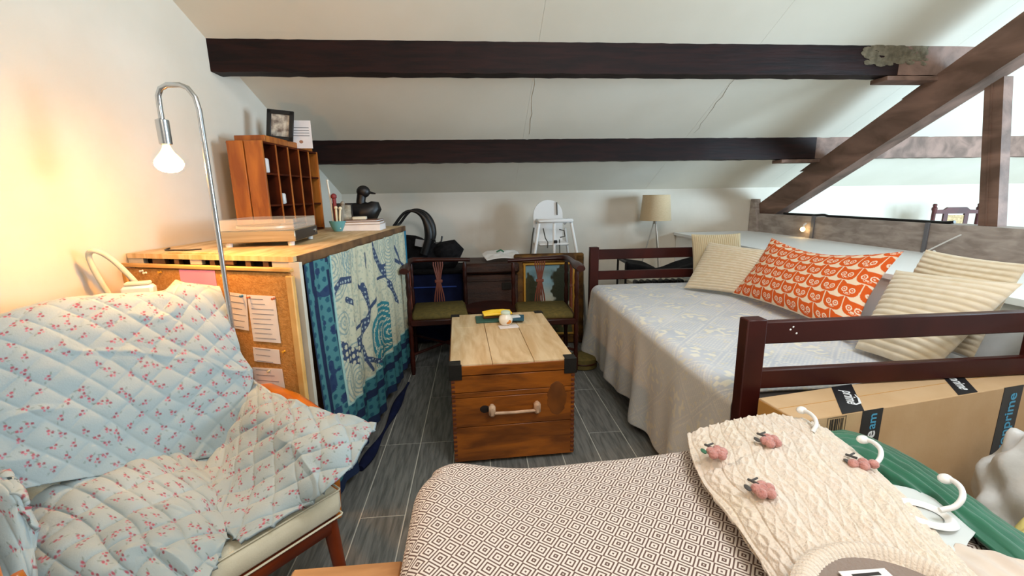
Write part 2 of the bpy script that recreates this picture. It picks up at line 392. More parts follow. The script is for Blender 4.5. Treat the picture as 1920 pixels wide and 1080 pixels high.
# =================== TRUNK ===================
t=thing('storage_chest','old varnished pine trunk with bare pine lid and pale bar handle','trunk',(.16,2.71,0),math.radians(2.2))
w,l,h=.67,1.0,.58
b=MB()
zs=[.02,.225,.395,.425,.52]
for i in range(4):
    z0,z1=zs[i]+.0015,zs[i+1]-.0015
    fb=MB(); fb.box((0,-l/2+.01,(z0+z1)/2),(w-.004,.02,z1-z0),b=.002); obj('front_board',fb,m_trunkf,t)
b.box((0,.008,.27),(w-.008,l-.024,.5),b=.003); obj('body',b,m_trunkf,t)
lr=MB(); lr.box((0,0,.55),(w+.008,l+.008,.052),b=.003); lid=obj('lid_frame',lr,m_trunkf,t)
for i in range(3):
    for j,(y0,y1) in enumerate(((-l/2,.17),(.17,l/2))):
        x0=-w/2+i*w/3; bb=MB(); bb.box((x0+w/6,(y0+y1)/2,.579),(w/3-.003,y1-y0-.002,.012),b=.0015); obj('lid_board',bb,m_trunkt,t)
# worn corner irons
for sx in(-1,1):
    for sy in (-1,1):
        bb=MB(); x=sx*(w/2+.002); y=sy*(l/2+.004)
        bb.box((x-sx*.03,y,.545),(.065,.006,.085),b=.001); bb.box((x+sx*.002,y-sy*.03,.545),(.006,.065,.085),b=.001); bb.box((x-sx*.028,y-sy*.028,.587),(.06,.06,.004),b=.001)
        obj('corner_iron',bb,m_iron,t)
# finger joints down both edges
for sx in(-1,1):
    bb=MB()
    for k in range(18): bb.box((sx*(w/2-.011),-l/2-.001,.04+k*.0265),(.02,.006,.013),b=.001)
    o=obj('finger_joint',bb,mat('end_grain','#5c2a0c',.6) if 'end_grain' not in MT else MT['end_grain'],t)
for sx in(-1,1): hb=MB(); hb.box((sx*.122-.0,-l/2-.022,.325),(.036,.045,.066),b=.012); obj('handle_block',hb,m_handle,t)
hb=MB(); hb.tube([(-.12,-l/2-.03,.312),(0,-l/2-.03,.309),(.12,-l/2-.03,.312)],.0085,10); obj('handle_bar',hb,m_handle,t)
# old stain and knot marks on the end
st=MB(); st.lathe([(.052,0),(.05,.0012)],n=28,sx=1,sy=1.9); 
for i,v in enumerate(st.v): st.v[i]=(v[0]*(1+.12*math.sin(i*2.1))+.235,-l/2-v[2]-.0003,v[1]*1.0+.36)
obj('stain',st,mat('dark_varnish_stain','#5e330f',.4,c2='#7a4413',vs=9),t)
st=MB(); st.lathe([(.022,0),(.02,.001)],n=14,sx=1.2)
for i,v in enumerate(st.v): st.v[i]=(v[0]-.16,-l/2-v[2]-.0003,v[1]+.325)
obj('knot',st,m_hole,t)

# =================== THINGS ON TRUNK ===================
zt=.586
b=MB(); b.box((0,0,0),(.235,.15,.014),rz=.05,b=.003); o=obj('green_book',b,m_tealg); o.location=(.10,3.03,zt+.007); tag(o,'thin dark green book lying flat on the trunk lid','book')
b=MB(); b.box((0,0,0),(.17,.12,.016),rz=-.12,b=.003); o=obj('blue_book',b,m_teal); o.location=(.235,2.985,zt+.022+.0); tag(o,'dark blue book lying on the trunk beside the white jar','book')
b=MB(); b.box((0,0,0),(.13,.075,.022),rz=.1,b=.006); o=obj('brown_box',b,m_gbrown); o.location=(.10,3.05,zt+.014+.011); tag(o,'small brown box under the yellow packet','box')
b=MB()
n=9
for k in range(n): b.tube([(-.1,-.045+k*.011,0),( -.03,-.043+k*.0112,.004),(.05,-.04+k*.011,.003),(.1,-.038+k*.0105,.0)],[.007,.011,.011,.007],8)
o=obj('yellow_packet',b,m_yel); o.location=(.135,3.04,zt+.025+.022); o.rotation_euler.z=.12; tag(o,'bright yellow crinkled packet on top of the small pile','packet')
b=MB(); b.box((0,0,0),(.13,.07,.006),rz=.15,b=.001); o=obj('white_card',b,m_paper); o.location=(.20,2.84,zt+.003); tag(o,'white card lying under the round white jar','card')
t=thing('round_jar','round white jar with an orange painted patch on trunk lid','jar',(.185,2.875,zt+.007))
b=MB(); b.lathe([(.026,0),(.042,.015),(.048,.036),(.043,.058),(.03,.070),(.028,.078)],n=24); obj('jar_body',b,mat('glazed_white_jar','#ece7da',.3),t)
b=MB(); b.lathe([(.032,.078),(.034,.084),(.03,.094),(.008,.1)],n=24); obj('lid',b,mat('pale_green_lid','#cfe0cf',.4),t)
b=MB(); b.ball((.012,-.038,.03),.022,12,(1.1,.35,.75)); obj('painted_patch',b,mat('orange_glaze','#d98a35',.4),t)
b=MB(); b.box((0,0,0),(.11,.05,.012),rz=.2,b=.003); o=obj('tissue_packet',b,m_white); o.location=(.235,2.965,zt+.036+.0); tag(o,'small white packet behind the round jar','packet')

# =================== BED ===================
B=thing('daybed','dark mahogany slatted daybed frame with railed ends','bed',(1.6,2.5,0))
X0,X1=.96,2.21
def post(x,y,h): bb=MB(); bb.box((x+.035,y,h/2),(.075,.055,h),b=.004); obj('post',bb,m_redwood,B,True)
for y,h in ((1.47,1.0),(3.66,1.01)):
    post(X0,y,h); post(X1-.07,y,h)
    for z,hh in ((.945,.085),(.765,.075)):
        bb=MB(); bb.box(((X0+X1)/2,y,z),(X1-X0-.13,.03,hh),b=.005); obj('rail',bb,m_redwood,B,True)
    bb=MB(); bb.box(((X0+X1)/2,y,.43),(X1-X0-.13,.028,.15),b=.004); obj('lower_rail',bb,m_redwood,B,True)
for x in (X0+.085,X1-.07):
    bb=MB(); bb.box((x,2.565,.43),(.028,2.1,.15),b=.004); obj('side_rail',bb,m_redwood,B,True)
for k in range(12):
    bb=MB(); bb.box(((X0+X1)/2+.03,1.62+k*.172,.47),(X1-X0-.2,.07,.018),b=.003); obj('bed_slat',bb,m_legw,B,True)
bb=MB()
for p in ((.17,.955),(.18,.965),(.195,.94)): bb.ball((X0+p[0],1.4545,p[1]),.004,6,(1,.3,1))
obj('paint_fleck',bb,m_white,B,True)
mb_=MB(); mb_.box((1.635,2.565,.575),(1.15,2.08,.18),b=.05); tag(obj('mattress',mb_,m_bed2),'thick mattress hidden under the pale bedspread on the daybed','mattress')
# bedspread: over the top, rounded edge, hanging down the left side
nv,nu=420,300
ys=np.linspace(1.515,3.615,nv)
top=.685; prof=[]
us=np.linspace(0,1,nu)
Ltop=1.22; R=.06; Ld=.575; tot=Ltop+R*PI/2+Ld; sarc=us*tot
Xs=np.zeros((nv,nu)); Zs=np.zeros((nv,nu)); Ys=np.repeat(ys[:,None],nu,1)
for i in range(nu):
    s=sarc[i]
    if s<Ltop-.0: x=2.21-s*( (2.21-1.03)/Ltop); z=top
    elif s<Ltop+R*PI/2: a=(s-Ltop)/R; x=1.03-R*math.sin(a); z=top-R*(1-math.cos(a))
    else: d=s-Ltop-R*PI/2; x=.97; z=top-R-d
    Xs[:,i]=x; Zs[:,i]=z
Srow=np.repeat(sarc[None],nv,0)
drop=np.clip((Srow-Ltop-R)/Ld,0,1)
Xs-=drop**1.3*(.03*np.sin(Ys*11+.6*np.sin(Ys*5))+.016*np.sin(Ys*23+1)+.01)
Zs+=drop*(.035*np.sin(Ys*4.2+2)+.012*np.sin(Ys*17)+.02)
farr=ss(3.35,3.62,Ys); Xs-=drop*farr*.02*1; Zs+=drop*farr*.06; 
Ys=Ys+drop*farr*.05
Zs+=(1-drop)*(.006*vn(Xs,Ys,.3,1)+.003*vn(Xs,Ys,.08,2))
U=Srow; V=Ys  # metric
g=LA('#d6d9df'); cl_=np.broadcast_to(g,(nv,nu,3)).copy()
cl_=mixc(cl_,LA('#c3c9d3'),.5+vn(U,V,.12,4))
# lattice of diagonal-line lozenges with cream figures between
a=(U+V)/.30; c_=(U-V)/.30; fa=a-np.floor(a); fc=c_-np.floor(c_)
par=(np.floor(a)+np.floor(c_))%2
ln=(np.abs(((U+V)/.022)%1-.5)<.16).astype(float); cl_=mixc(cl_,LA('#e6e6e4'),ln*(par==0)*.75)
bd=np.minimum(np.minimum(fa,1-fa),np.minimum(fc,1-fc)); cl_=mixc(cl_,LA('#ebe9e2'),(np.abs(bd-.06)<.012)*.8)
fig=(vn(U,V,.022,7)>.10)&(np.hypot(fa-.5,fc-.5)<.40)&(par==1); cl_=mixc(cl_,LA('#efebdc'),fig*.85)
fig2=(vn(U,V,.014,9)>.2)&(bd>.1)&(np.hypot(fa-.5,fc-.5)>.33); cl_=mixc(cl_,LA('#e8e0c6'),fig2*.6)
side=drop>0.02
cl_=mixc(cl_,LA('#d2c8b4'),(side*.4))  # warm lamp light on the hanging side, tinted into the cloth colour
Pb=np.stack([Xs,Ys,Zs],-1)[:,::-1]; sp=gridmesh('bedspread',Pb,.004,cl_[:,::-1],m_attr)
tag(sp,'pale blue-grey bedspread with cream figures over the daybed','bedspread')
# ---- pillows ----
def pillow(name,c00,c10,c11,c01,th,nu,nv,colf,m,label,group=None,pinch=.04,rib=None,cat='cushion',sag=0):
    """corners: bottom-left, bottom-right, top-right, top-left as seen from the front"""
    c00,c10,c11,c01=[np.array(c,float) for c in (c00,c10,c11,c01)]
    sides=[]
    uu,vv=np.meshgrid(np.linspace(0,1,nu),np.linspace(0,1,nv))
    a=uu*2-1; b_=vv*2-1
    pu=.5+a*(1-pinch*(1-b_**2))*.5*1.0; pv=.5+b_*(1-pinch*(1-a**2))*.5
    base=(1-pu)[...,None]*(1-pv)[...,None]*c00+pu[...,None]*(1-pv)[...,None]*c10+pu[...,None]*pv[...,None]*c11+(1-pu)[...,None]*pv[...,None]*c01
    n=np.cross(c10-c00,c01-c00); n/=np.linalg.norm(n)
    hgt=th*.5*np.power(np.clip((1-np.abs(a)**2.4)*(1-np.abs(b_)**2.4),0,1),.55)
    W_=np.linalg.norm(c10-c00); H_=np.linalg.norm(c01-c00)
    hgt=hgt*(1+.12*vn(uu*W_,vv*H_,.16,len(label)))
    front=base+n*hgt[...,None]
    if rib:
        s=vv*H_ if rib[1]=='v' else uu*W_
        rr=np.abs(np.sin(PI*(s+.01*vn(uu*W_,vv*H_,.15,3))/rib[0])); front=front+n*((rr-.5)*.008*np.clip(hgt/(th*.2),0,1))[...,None]
    if sag: front[...,2]-=sag*(vv*np.sin(PI*uu))
    back=base-n*(hgt*.75)[...,None]
    if sag: back[...,2]-=sag*(vv*np.sin(PI*uu))
    P=np.concatenate([front[::-1],back[1:]],0)     # top..bottom front, then the back
    cf=colf(uu*W_,vv*H_,W_,H_); cols=np.concatenate([cf[::-1],cf[1:]],0)
    o=gridmesh(name,P,0,cols,m); tag(o,label,cat,group); return o
def cordcol(u,v,w,h,base='#e0cda6',dark='#c9b48a',p=.028,ax='v',o=0):
    s=(v if ax=='v' else u)+.01*vn(u,v,.15,3); r=np.abs(np.sin(PI*s/p)); c=np.broadcast_to(LA(base),u.shape+(3,)).copy()
    return mixc(mixc(c,LA(dark),(1-r)**2*.55),LA('#cdbb98'),.25+vn(u,v,.02,o)*.5)
pillow('cushion',(1.80,3.50,.70),(2.17,3.36,.70),(2.13,3.42,1.12),(1.78,3.54,1.11),.13,110,110,lambda u,v,w,h:cordcol(u,v,w,h,'#cbbb9a','#ab9670',.016,'u'),m_cord,'beige ribbed cushion standing rearmost against the far end of bed',rib=(.016,'u'))
pillow('cushion',(1.63,3.30,.71),(1.93,2.93,.72),(2.10,3.04,1.03),(1.85,3.38,1.06),.13,130,130,lambda u,v,w,h:cordcol(u,v,w,h,'#dfd3bd','#bda47e',.022),m_cord,'small cream ribbed cushion leaning between rear cushion and orange cushion',rib=(.022,'v'))
def orange(u,v,w,h):
    c=np.broadcast_to(LA('#f0d9bd'),u.shape+(3,)).copy()
    pw,ph=.118,.088; row=np.floor(v/ph); fu=(u/pw+.5*(row%2))%1; fv=(v/ph)%1
    x=(fu-.5)*2; y=(fv-.5)*2
    topy=.66+.32*np.clip((np.abs(x)-.42)/.4,0,1)*1.0   # two ears
    face=(y<topy)&(y>-.94)&((np.abs(x)/.95)**3+(np.clip(-(y+.0),0,1)/.97)**2.6<1)
    c=mixc(c,LA('#da5c1e'),face.astype(float))
    for ex in(-.36,.36):
        d=np.hypot((x-ex)*1.0,(y+.12)*.8); c=mixc(c,LA('#f3dcc4'),((d<.27)&(d>.17)&face)*1.); c=mixc(c,LA('#f3dcc4'),((d<.07)&face)*.9)
    m_=(np.abs(x)<.14)&(np.abs(y+.52)<.09); c=mixc(c,LA('#f3dcc4'),m_*.9)
    m_=(np.hypot(x,(y+.50)*1.4)<.32)&(np.hypot(x,(y+.50)*1.4)>.26)&(y<-.5); c=mixc(c,LA('#f3dcc4'),m_*.8)
    return c
pillow('cushion',(1.86,3.02,.72),(1.84,1.93,.73),(2.15,2.05,1.14),(2.12,3.02,1.12),.2,420,200,orange,m_attr,'long orange and cream printed cushion leaning on the white ledge',pinch=.10,sag=.05)
pillow('cushion',(2.05,2.02,.75),(2.05,1.58,.75),(2.17,1.55,1.15),(2.17,1.96,1.16),.11,130,130,lambda u,v,w,h:cordcol(u,v,w,h,'#e4d9c3','#c4ae88',.026),m_cord,'cream ribbed cushion rearmost of two behind the near bed end',rib=(.026,'v'))
pillow('cushion',(1.78,1.86,.71),(1.80,1.53,.71),(2.12,1.52,1.08),(2.05,1.98,1.06),.15,150,150,lambda u,v,w,h:cordcol(u,v,w,h,'#e7dcc8','#c8b38c',.03),m_cord,'wide-ribbed cream cushion seen through the rails of the near bed end',rib=(.03,'v'))
# =================== COUNTER WITH CLOTH FRONT ===================
ct=thing('counter','tall cupboard with a pale board top and battered end beside the left wall','cupboard',(-1.1,3.0,0))
A_=(-.77,1.925);B_=(-.606,3.86);C_=(-1.50,3.86);D_=(-1.645,2.225)
b=MB(); b.prism([A_,B_,C_,D_],1.188,1.21,'Z'); obj('top_board',b,m_counter,ct,True)
b=MB(); b.prism([(A_[0]+.001,A_[1]+.03),(A_[0]+.014,A_[1]+.03),(B_[0]+.014,B_[1]),(B_[0]+.001,B_[1])],1.165,1.209,'Z'); obj('edge_strip',b,m_ctedge,ct,True)
b=MB(); b.prism([(A_[0]-.02,A_[1]+.012),(B_[0]-.02,B_[1]-.03),(B_[0]-.04,B_[1]-.03),(A_[0]-.04,A_[1]+.03)],.0,1.186,'Z'); obj('front_board',b,m_ctedge,ct,True)
# battered end rail with gaps
def endp(t,off=0,dz=0): return (D_[0]+(A_[0]-D_[0])*t+.33*-off,D_[1]+(A_[1]-D_[1])*t+.94*off)
for i,(t0,t1,z0,z1) in enumerate([(.0,.10,1.155,1.187),(.16,.24,1.165,1.187),(.30,.33,1.15,1.187),(.40,.47,1.165,1.187),(.52,.55,1.15,1.187),(.6,.66,1.168,1.187),(.73,.76,1.15,1.187),(.83,.86,1.16,1.187),(.88,.99,1.15,1.187)]):
    p,q=endp(t0,.006),endp(t1,.006); b=MB(); b.prism([p,q,(q[0],q[1]+.03),(p[0],p[1]+.03)],z0,z1,'Z'); obj('end_block',b,m_greyw if i in(0,8,3) else m_ctedge,ct,True)
p,q=endp(.01,.05),endp(.97,.05); b=MB(); b.prism([p,q,(q[0],q[1]+.02),(p[0],p[1]+.02)],.0,1.187,'Z'); obj('end_panel',b,m_hole,ct,True)
b=MB(); b.prism([(-.79,1.925),(-.745,1.915),(-.742,1.94),(-.787,1.95)],.0,1.186,'Z'); obj('corner_post',b,m_greyw,ct,True)
b=MB(); b.prism([(C_[0],C_[1]-.02),(B_[0]-.03,B_[1]-.02),(B_[0]-.03,B_[1]-.04),(C_[0],C_[1]-.04)],0,1.186,'Z'); obj('back_panel',b,m_ctedge,ct,True)
# batik cloth hanging down the front
nv,nu=430,360
Yc,Zc=np.meshgrid(np.linspace(1.945,3.83,nu),np.linspace(1.172,.055,nv))
dn=(1.172-Zc)/1.12
fold=.016*np.sin(Yc*21+1.3*np.sin(Yc*6)+dn*1.2)*(.35+dn)+.010*np.sin(Yc*47+dn*2)*(.3+dn)
Xc=-.765+.085*(Yc-1.925)+.024+fold+dn**1.5*(.01+.05*ss(2.6,1.95,Yc))
Zc2=Zc+dn*(.03*ss(2.4,3.8,Yc)+.012*np.sin(Yc*9))
def batik(Y,Zz):
    c=np.broadcast_to(LA('#c4c2a9'),Y.shape+(3,)).copy()
    slate=LA('#3c4a66'); teal=LA('#2f7783'); dteal=LA('#1c5766'); cream=LA('#c9c6aa'); navy=LA('#1b2547')
    # concentric dotted rings in the ground
    for k,(cy,czz,rr) in enumerate([[(2.253,1.113)][0]+(.2,),[(2.39,0.46)][0]+(.22,),[(2.456,1.13)][0]+(.1,),[(3.243,1.118)][0]+(.3,),[(2.309,0.801)][0]+(.08,)]):
        d=np.hypot((Y-cy),(Zz-czz)); m=(np.abs((d/.024)%1-.5)<.18)&(d<rr); c=mixc(c,LA('#6f8d94'),m*.75)
    dots=(vn(Y,Zz,.012,5)>.16); c=mixc(c,LA('#84968f'),dots*.5)
    # big dotted rings on teal
    for (cy,czz),rr in (([(2.957,0.56)][0],.19),([(2.869,0.422)][0],.10),([(3.054,0.513)][0],.1)):
        d=np.hypot((Y-cy)*.8,(Zz-czz)); an=np.arctan2(Zz-czz,Y-cy); m=d<rr; c=mixc(c,teal,m*1.)
        m2=(np.abs((d/.036)%1-.5)<.2)&(d<rr)&(np.abs(((an*d/.03)%1)-.5)<.3); c=mixc(c,cream,m2*.95)
    # creatures
    F=[([(250,243),(215,250),(200,290),(188,360),(190,430),(205,510),(235,560),(270,578),(300,560),(320,525)],.022),
       ([(320,275),(335,330),(345,380),(335,430),(320,490),(300,520)],.035),([(345,380),(380,300),(370,280)],.018),([(330,420),(300,450),(285,480)],.014),([(330,290),(300,270)],.016),([(325,130),(330,190)],.012),
       ([(300,520),(330,540),(340,590),(375,605),(410,600)],.022),([(340,590),(355,640)],.014),
       ([(360,85),(375,140),(395,190),(415,230),(440,270),(460,330),(480,350)],.036),([(395,190),(425,175)],.014),([(415,230),(385,245)],.014),([(460,150),(480,175)],.02),
       ([(240,335),(270,352)],.022),([(275,400),(268,425)],.018),([(215,255),(265,243)],.026),([(465,100),(480,160),(500,200)],.016)]
    BP=[[(2.428,1.018),(2.32,1.03),(2.266,0.994),(2.215,0.924),(2.201,0.845),(2.219,0.744),(2.288,0.658),(2.389,0.597),(2.494,0.583),(2.577,0.602)],[(2.661,0.93),(2.701,0.844),(2.724,0.766),(2.666,0.709),(2.589,0.648),(2.507,0.633)],[(2.724,0.766),(2.904,0.841),(2.866,0.88)],[(2.65,0.728),(2.53,0.722),(2.469,0.7)],[(2.695,0.902),(2.588,0.952)],[(2.73,1.119),(2.729,1.036)],[(2.507,0.633),(2.61,0.569),(2.631,0.489),(2.769,0.413),(2.93,0.358)],[(2.631,0.489),(2.673,0.398)],[(2.894,1.163),(2.941,1.076),(3.018,0.989),(3.103,0.911),(3.223,0.822),(3.314,0.698),(3.431,0.634)],[(3.018,0.989),(3.18,0.987)],[(3.103,0.911),(2.948,0.916)],[(3.395,0.998),(3.513,0.936)],[(2.369,0.916),(2.459,0.872)],[(2.46,0.809),(2.43,0.785)],[(2.319,1.025),(2.476,1.009)],[(3.449,1.078),(3.52,0.962),(3.64,0.869)]]
    for (_,w),pts in zip(F,BP):
        w*=.72; d=segd(Y,Zz,pts); c=mixc(c,slate,(d<w)*1.)
        m2=(d<w*.7)&((((Y*33)%1)-.5)**2+(((Zz*33)%1)-.5)**2<.07); c=mixc(c,LA('#a9b7b4'),m2*(w>.015)*.9)
    # spotted belly
    d=segd(Y,Zz,[(2.26,0.668),(2.326,0.616),(2.436,0.57),(2.494,0.583)]); m=(d<.045); c=mixc(c,slate,m*1.); c=mixc(c,cream,(m&(((Y*26)%1-.5)**2+((Zz*26)%1-.5)**2<.11))*.95)
    # left border: width grows a little; teal with dark spots, navy stripes
    bx=1.945+.37+.0*Zz
    s=(Y-1.945)
    wb=s<.30; c=mixc(c,LA('#477a80'),wb*1.)
    spots=((((Y*20)%1)-.5)**2+((((Zz*20)+.5*np.floor(Y*20))%1)-.5)**2<.07); c=mixc(c,LA('#1d4a60'),(spots&wb)*.9)
    nb=((s>.06)&(s<.10))|((s>.20)&(s<.235)); c=mixc(c,navy,(nb&(vn(Y,Zz,.06,3)>-.25))*.95)
    c=mixc(c,LA('#223058'),((s>.10)&(s<.2)&(vn(Y,Zz,.05,8)>.12))*.9)
    c=mixc(c,LA('#9fc4bd'),((np.abs(s-.305)<.008))*.9)
    c=mixc(c,navy,(s<.02)*.9)
    # lower border
    lowz=.36+.0*Y; e=Zz-lowz
    wb=e<0; c=mixc(c,LA('#39727b'),wb*1.); c=mixc(c,LA('#1d4a60'),(spots&wb)*.9)
    c=mixc(c,navy,(((e<-.08)&(e>-.13))|(e<-.25))*.95); c=mixc(c,LA('#9fc4bd'),(np.abs(e)<.007)*.8)
    # far border
    s2=3.83-Y; c=mixc(c,LA('#2a7490'),(s2<.10)*1.); c=mixc(c,LA('#1a5c80'),((s2<.10)&spots)*.8)
    return c
cloth=gridmesh('batik_cloth',np.stack([Xc,Yc,Zc2],-1),.003,batik(Yc,Zc),m_attr)
tag(cloth,'teal and cream batik cloth with slate-blue reptiles hanging down the cupboard front','cloth')
b=MB()
pts=[(-.66,2.2,.02),(-.62,2.4,.03),(-.6,2.7,.02),(-.58,3.0,.03),(-.56,3.3,.025)]
b.tube(cr(np.array(pts),24),[.02+.012*math.sin(k*.5) for k in range(24)],10,flat=.8); tag(obj('navy_cloth',b,m_navy),'dark navy cloth bundled on the floor under the batik hem','cloth')

# =================== CORK BOARD ===================
ck=thing('cork_board','pine-framed cork notice board leaning against the cupboard end','notice board',(-1.654,2.205,0),math.radians(-19.4))
CW,CT=.945,1.168
b=MB(); b.box((CW/2,0,.585),(CW-.03,.012,1.12),b=.002); obj('cork_panel',b,m_cork,ck)
for c0,d0 in (((CW/2,-.003,CT-.009),(CW,.022,.018)),((CW/2,-.003,.02),(CW,.022,.027)),((.012,-.003,.585),(.027,.022,1.10)),((CW-.016,-.003,.585),(.034,.022,1.10))):
    b=MB(); b.box(c0,d0,b=.004); obj('frame_strip',b,m_corkfr,ck)
def note(name,x0,z1,x1,z0,m,label,ry=0,lines=0,cat='paper'):
    t_=thing(name,label,cat,ck.matrix_basis@Vector(((x0+x1)/2,-.0085,(z0+z1)/2)),math.radians(-19.4))
    b=MB(); b.box((0,0,0),(x1-x0,.0012,z1-z0),ry=ry,b=.0002); obj('sheet',b,m,t_)
    if lines:
        b=MB()
        for k in range(lines):
            w=(x1-x0)*RNG.uniform(.45,.8); z=(z1-z0)*(.42-.84*k/max(lines-1,1))
            b.box((-(x1-x0)*.4+w/2+z*math.sin(ry)*0,-.0012,z),(w,.0006,.0022),ry=ry,b=.0001)
        obj('writing',b,m_brown,t_)
    return t_
note('pink_note',.343,1.147,.544,1.06,m_pink,'bright pink sheet pinned at the top of the cork board')
note('paper_note',.594,1.05,.69,.885,m_paper,'white sheet tilted beside the lamp pole on the cork board',.08,6)
note('paper_note',.70,1.045,.845,.835,m_paper,'largest white printed sheet near right side of cork board',.0,9)
note('paper_note',.69,.805,.83,.738,m_paper,'small white slip under the largest sheet on the cork board',.02,3)
note('paper_note',.675,.712,.835,.59,m_paper,'lowest white sheet on the cork board with a pin in it',-.03,5)
for k,((x,z),h_) in enumerate([((.126,1.135),'#e8e8e0'),((.145,1.127),'#e8e8e0'),((.235,1.133),'#e0a020'),((.59,1.128),'#d8d020'),((.675,1.04),'#3c7a9c'),((.712,1.035),'#c8642c'),((.84,1.035),'#c8642c'),((.765,.70),'#c8c0a0'),((.86,.80),'#e0a020')]):
    t_=thing('push_pin',['white push pin at far left of cork board','second white push pin at top left of cork board','orange push pin left of the pink sheet','yellow-green push pin right of the pink sheet','blue push pin on the tilted white sheet','orange push pin at left corner of largest sheet','orange push pin at right corner of largest sheet','pale push pin in the lowest white sheet','amber push pin on bare cork beside largest sheet'][k],'pin',ck.matrix_basis@Vector((x,-.009,z)),math.radians(-19.4),'push pins on the cork board')
    b=MB(); b.lathe([(.006,0),(.0035,.003),(.0035,.009),(.0055,.012),(.004,.014)],n=10); b.v=[(v[0],-v[2],v[1]) for v in b.v]
    obj('pin_head',b,mat('pin_%d'%k,h_,.3),t_)

# =================== LAMP ===================
lp=thing('floor_lamp','tall chrome floor lamp with hooked top and bare lit bulb','lamp',(-1.015,1.85,0))
pts=[(0,0,.01),(0,0,.5),(0,0,1.0),(0,0,1.5),(0,0,1.78),(-.008,0,1.825),(-.03,0,1.858),(-.055,0,1.868),(-.10,0,1.868),(-.125,0,1.855),(-.137,0,1.83),(-.138,0,1.79),(-.138,0,1.735)]
b=MB(); b.tube(pts,.0095,14); obj('pole',b,m_chrome,lp)
b=MB(); b.lathe([(.012,0),(.021,.004),(.022,.09),(.012,.095)],c=(-.138,0,1.655),n=20); obj('socket',b,m_chrome,lp)
b=MB(); b.lathe([(.012,.0),(.014,-.010),(.022,-.026),(.036,-.044),(.046,-.058),(.047,-.066)],c=(-.138,0,1.657),n=28); blb=obj('bulb',b,m_bulbn,lp)
b=MB(); b.lathe([(.0472,-.0662),(.0455,-.078),(.037,-.090),(.022,-.099),(.003,-.102)],c=(-.138,0,1.657),n=28); obj('lit_face',b,m_bulb,blb)
b=MB(); b.lathe([(.13,0),(.13,.012),(.02,.018),(.012,.03)],n=32); obj('base',b,m_chrome,lp)

# =================== ON THE COUNTER ===================
t=thing('pigeonhole_shelf','orange pine pigeonhole shelf with dark compartments standing on the cupboard','shelf',(-1.56,2.95,1.21),math.radians(-4.9))
sw,sl,sh=.29,.77,.59      # depth (x), length (y), height
for i,(x0,x1) in enumerate(((0.075,.175),(.183,sw))):
    b=MB(); b.box(((x0+x1)/2,0,sh/2),(x1-x0,.018,sh),b=.002); obj('side_board',b,m_shelf,t)
    b=MB(); b.box(((x0+x1)/2,sl,sh/2),(x1-x0,.018,sh),b=.002); obj('side_board',b,m_shelf,t)
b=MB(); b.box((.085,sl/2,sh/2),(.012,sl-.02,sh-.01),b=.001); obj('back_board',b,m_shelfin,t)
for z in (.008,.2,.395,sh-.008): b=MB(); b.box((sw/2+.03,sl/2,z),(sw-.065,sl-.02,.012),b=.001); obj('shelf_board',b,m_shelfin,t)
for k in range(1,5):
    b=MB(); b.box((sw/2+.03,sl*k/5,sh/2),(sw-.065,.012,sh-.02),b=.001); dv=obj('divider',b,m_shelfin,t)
    b=MB(); b.box((sw-.001,sl*k/5,sh/2),(.006,.013,sh-.02),b=.001); obj('edge_strip',b,m_shelf,dv)  # lit front edge of the divider, painted as a brighter pine strip
b=MB(); b.box((sw/2+.03,sl/2+.02,sh+.0205),(sw-.1,sl-.1,.04),b=.003); obj('top_board',b,m_shelf,t)
sx=lambda x,y,z:Vector((-1.56,2.95,1.21))+Matrix.Rotation(math.radians(-4.9),3,'Z')@Vector((x,y,z))
for (x,y,z,d,m,n,lb) in [(.25,.085,.402,(.03,.035,.09),m_paper,'pale_packet','pale narrow packet in the top left pigeonhole'),(.25,.25,.207,(.03,.035,.07),m_white,'pale_packet','small pale figure-like packet in a middle pigeonhole')]:
    b=MB(); b.box((0,0,d[2]/2),d,b=.006); o=obj(n,b,m); o.location=sx(x,y,z); tag(o,lb,'packet')
t=thing('photo_frame','black-framed photograph leaning on top of the pigeonhole shelf','picture frame',sx(.22,.36,.631),math.radians(4))
t.matrix_basis=t.matrix_basis@Matrix.Rotation(-.12,4,'X')@Matrix.Rotation(.1,4,'Y')
for c0,d0 in (((0,0,.10),(.165,.003,.2)),): b=MB(); b.box(c0,d0,b=.001); obj('photograph',b,mat('photo_print_bw','#cfc8b8',.5,c2='#5b4a44',vs=22),t)
for c0,d0 in (((0,-.004,.187),(.17,.014,.027)),((0,-.004,.013),(.17,.014,.027)),((-.072,-.004,.1),(.027,.014,.2)),((.072,-.004,.1),(.027,.014,.2))): b=MB(); b.box(c0,d0,b=.002); obj('frame_edge',b,m_black,t)
t=thing('greeting_card','white printed card standing beside black photo frame','card',sx(.29,.50,.592),math.radians(6))
b=MB(); b.box((0,0,.095),(.17,.002,.19),b=.0005); obj('sheet',b,m_paper,t)
b=MB()
for k in range(4): b.box((.015,-.0016,.14-.018*k),(.11,.0008,.003),b=.0002)
obj('writing',b,m_ink,t)
b=MB(); b.ball((.01,-.001,.045),.014,10,(1,.1,.8)); obj('seal',b,mat('seal_brown','#a0745a',.8),t)
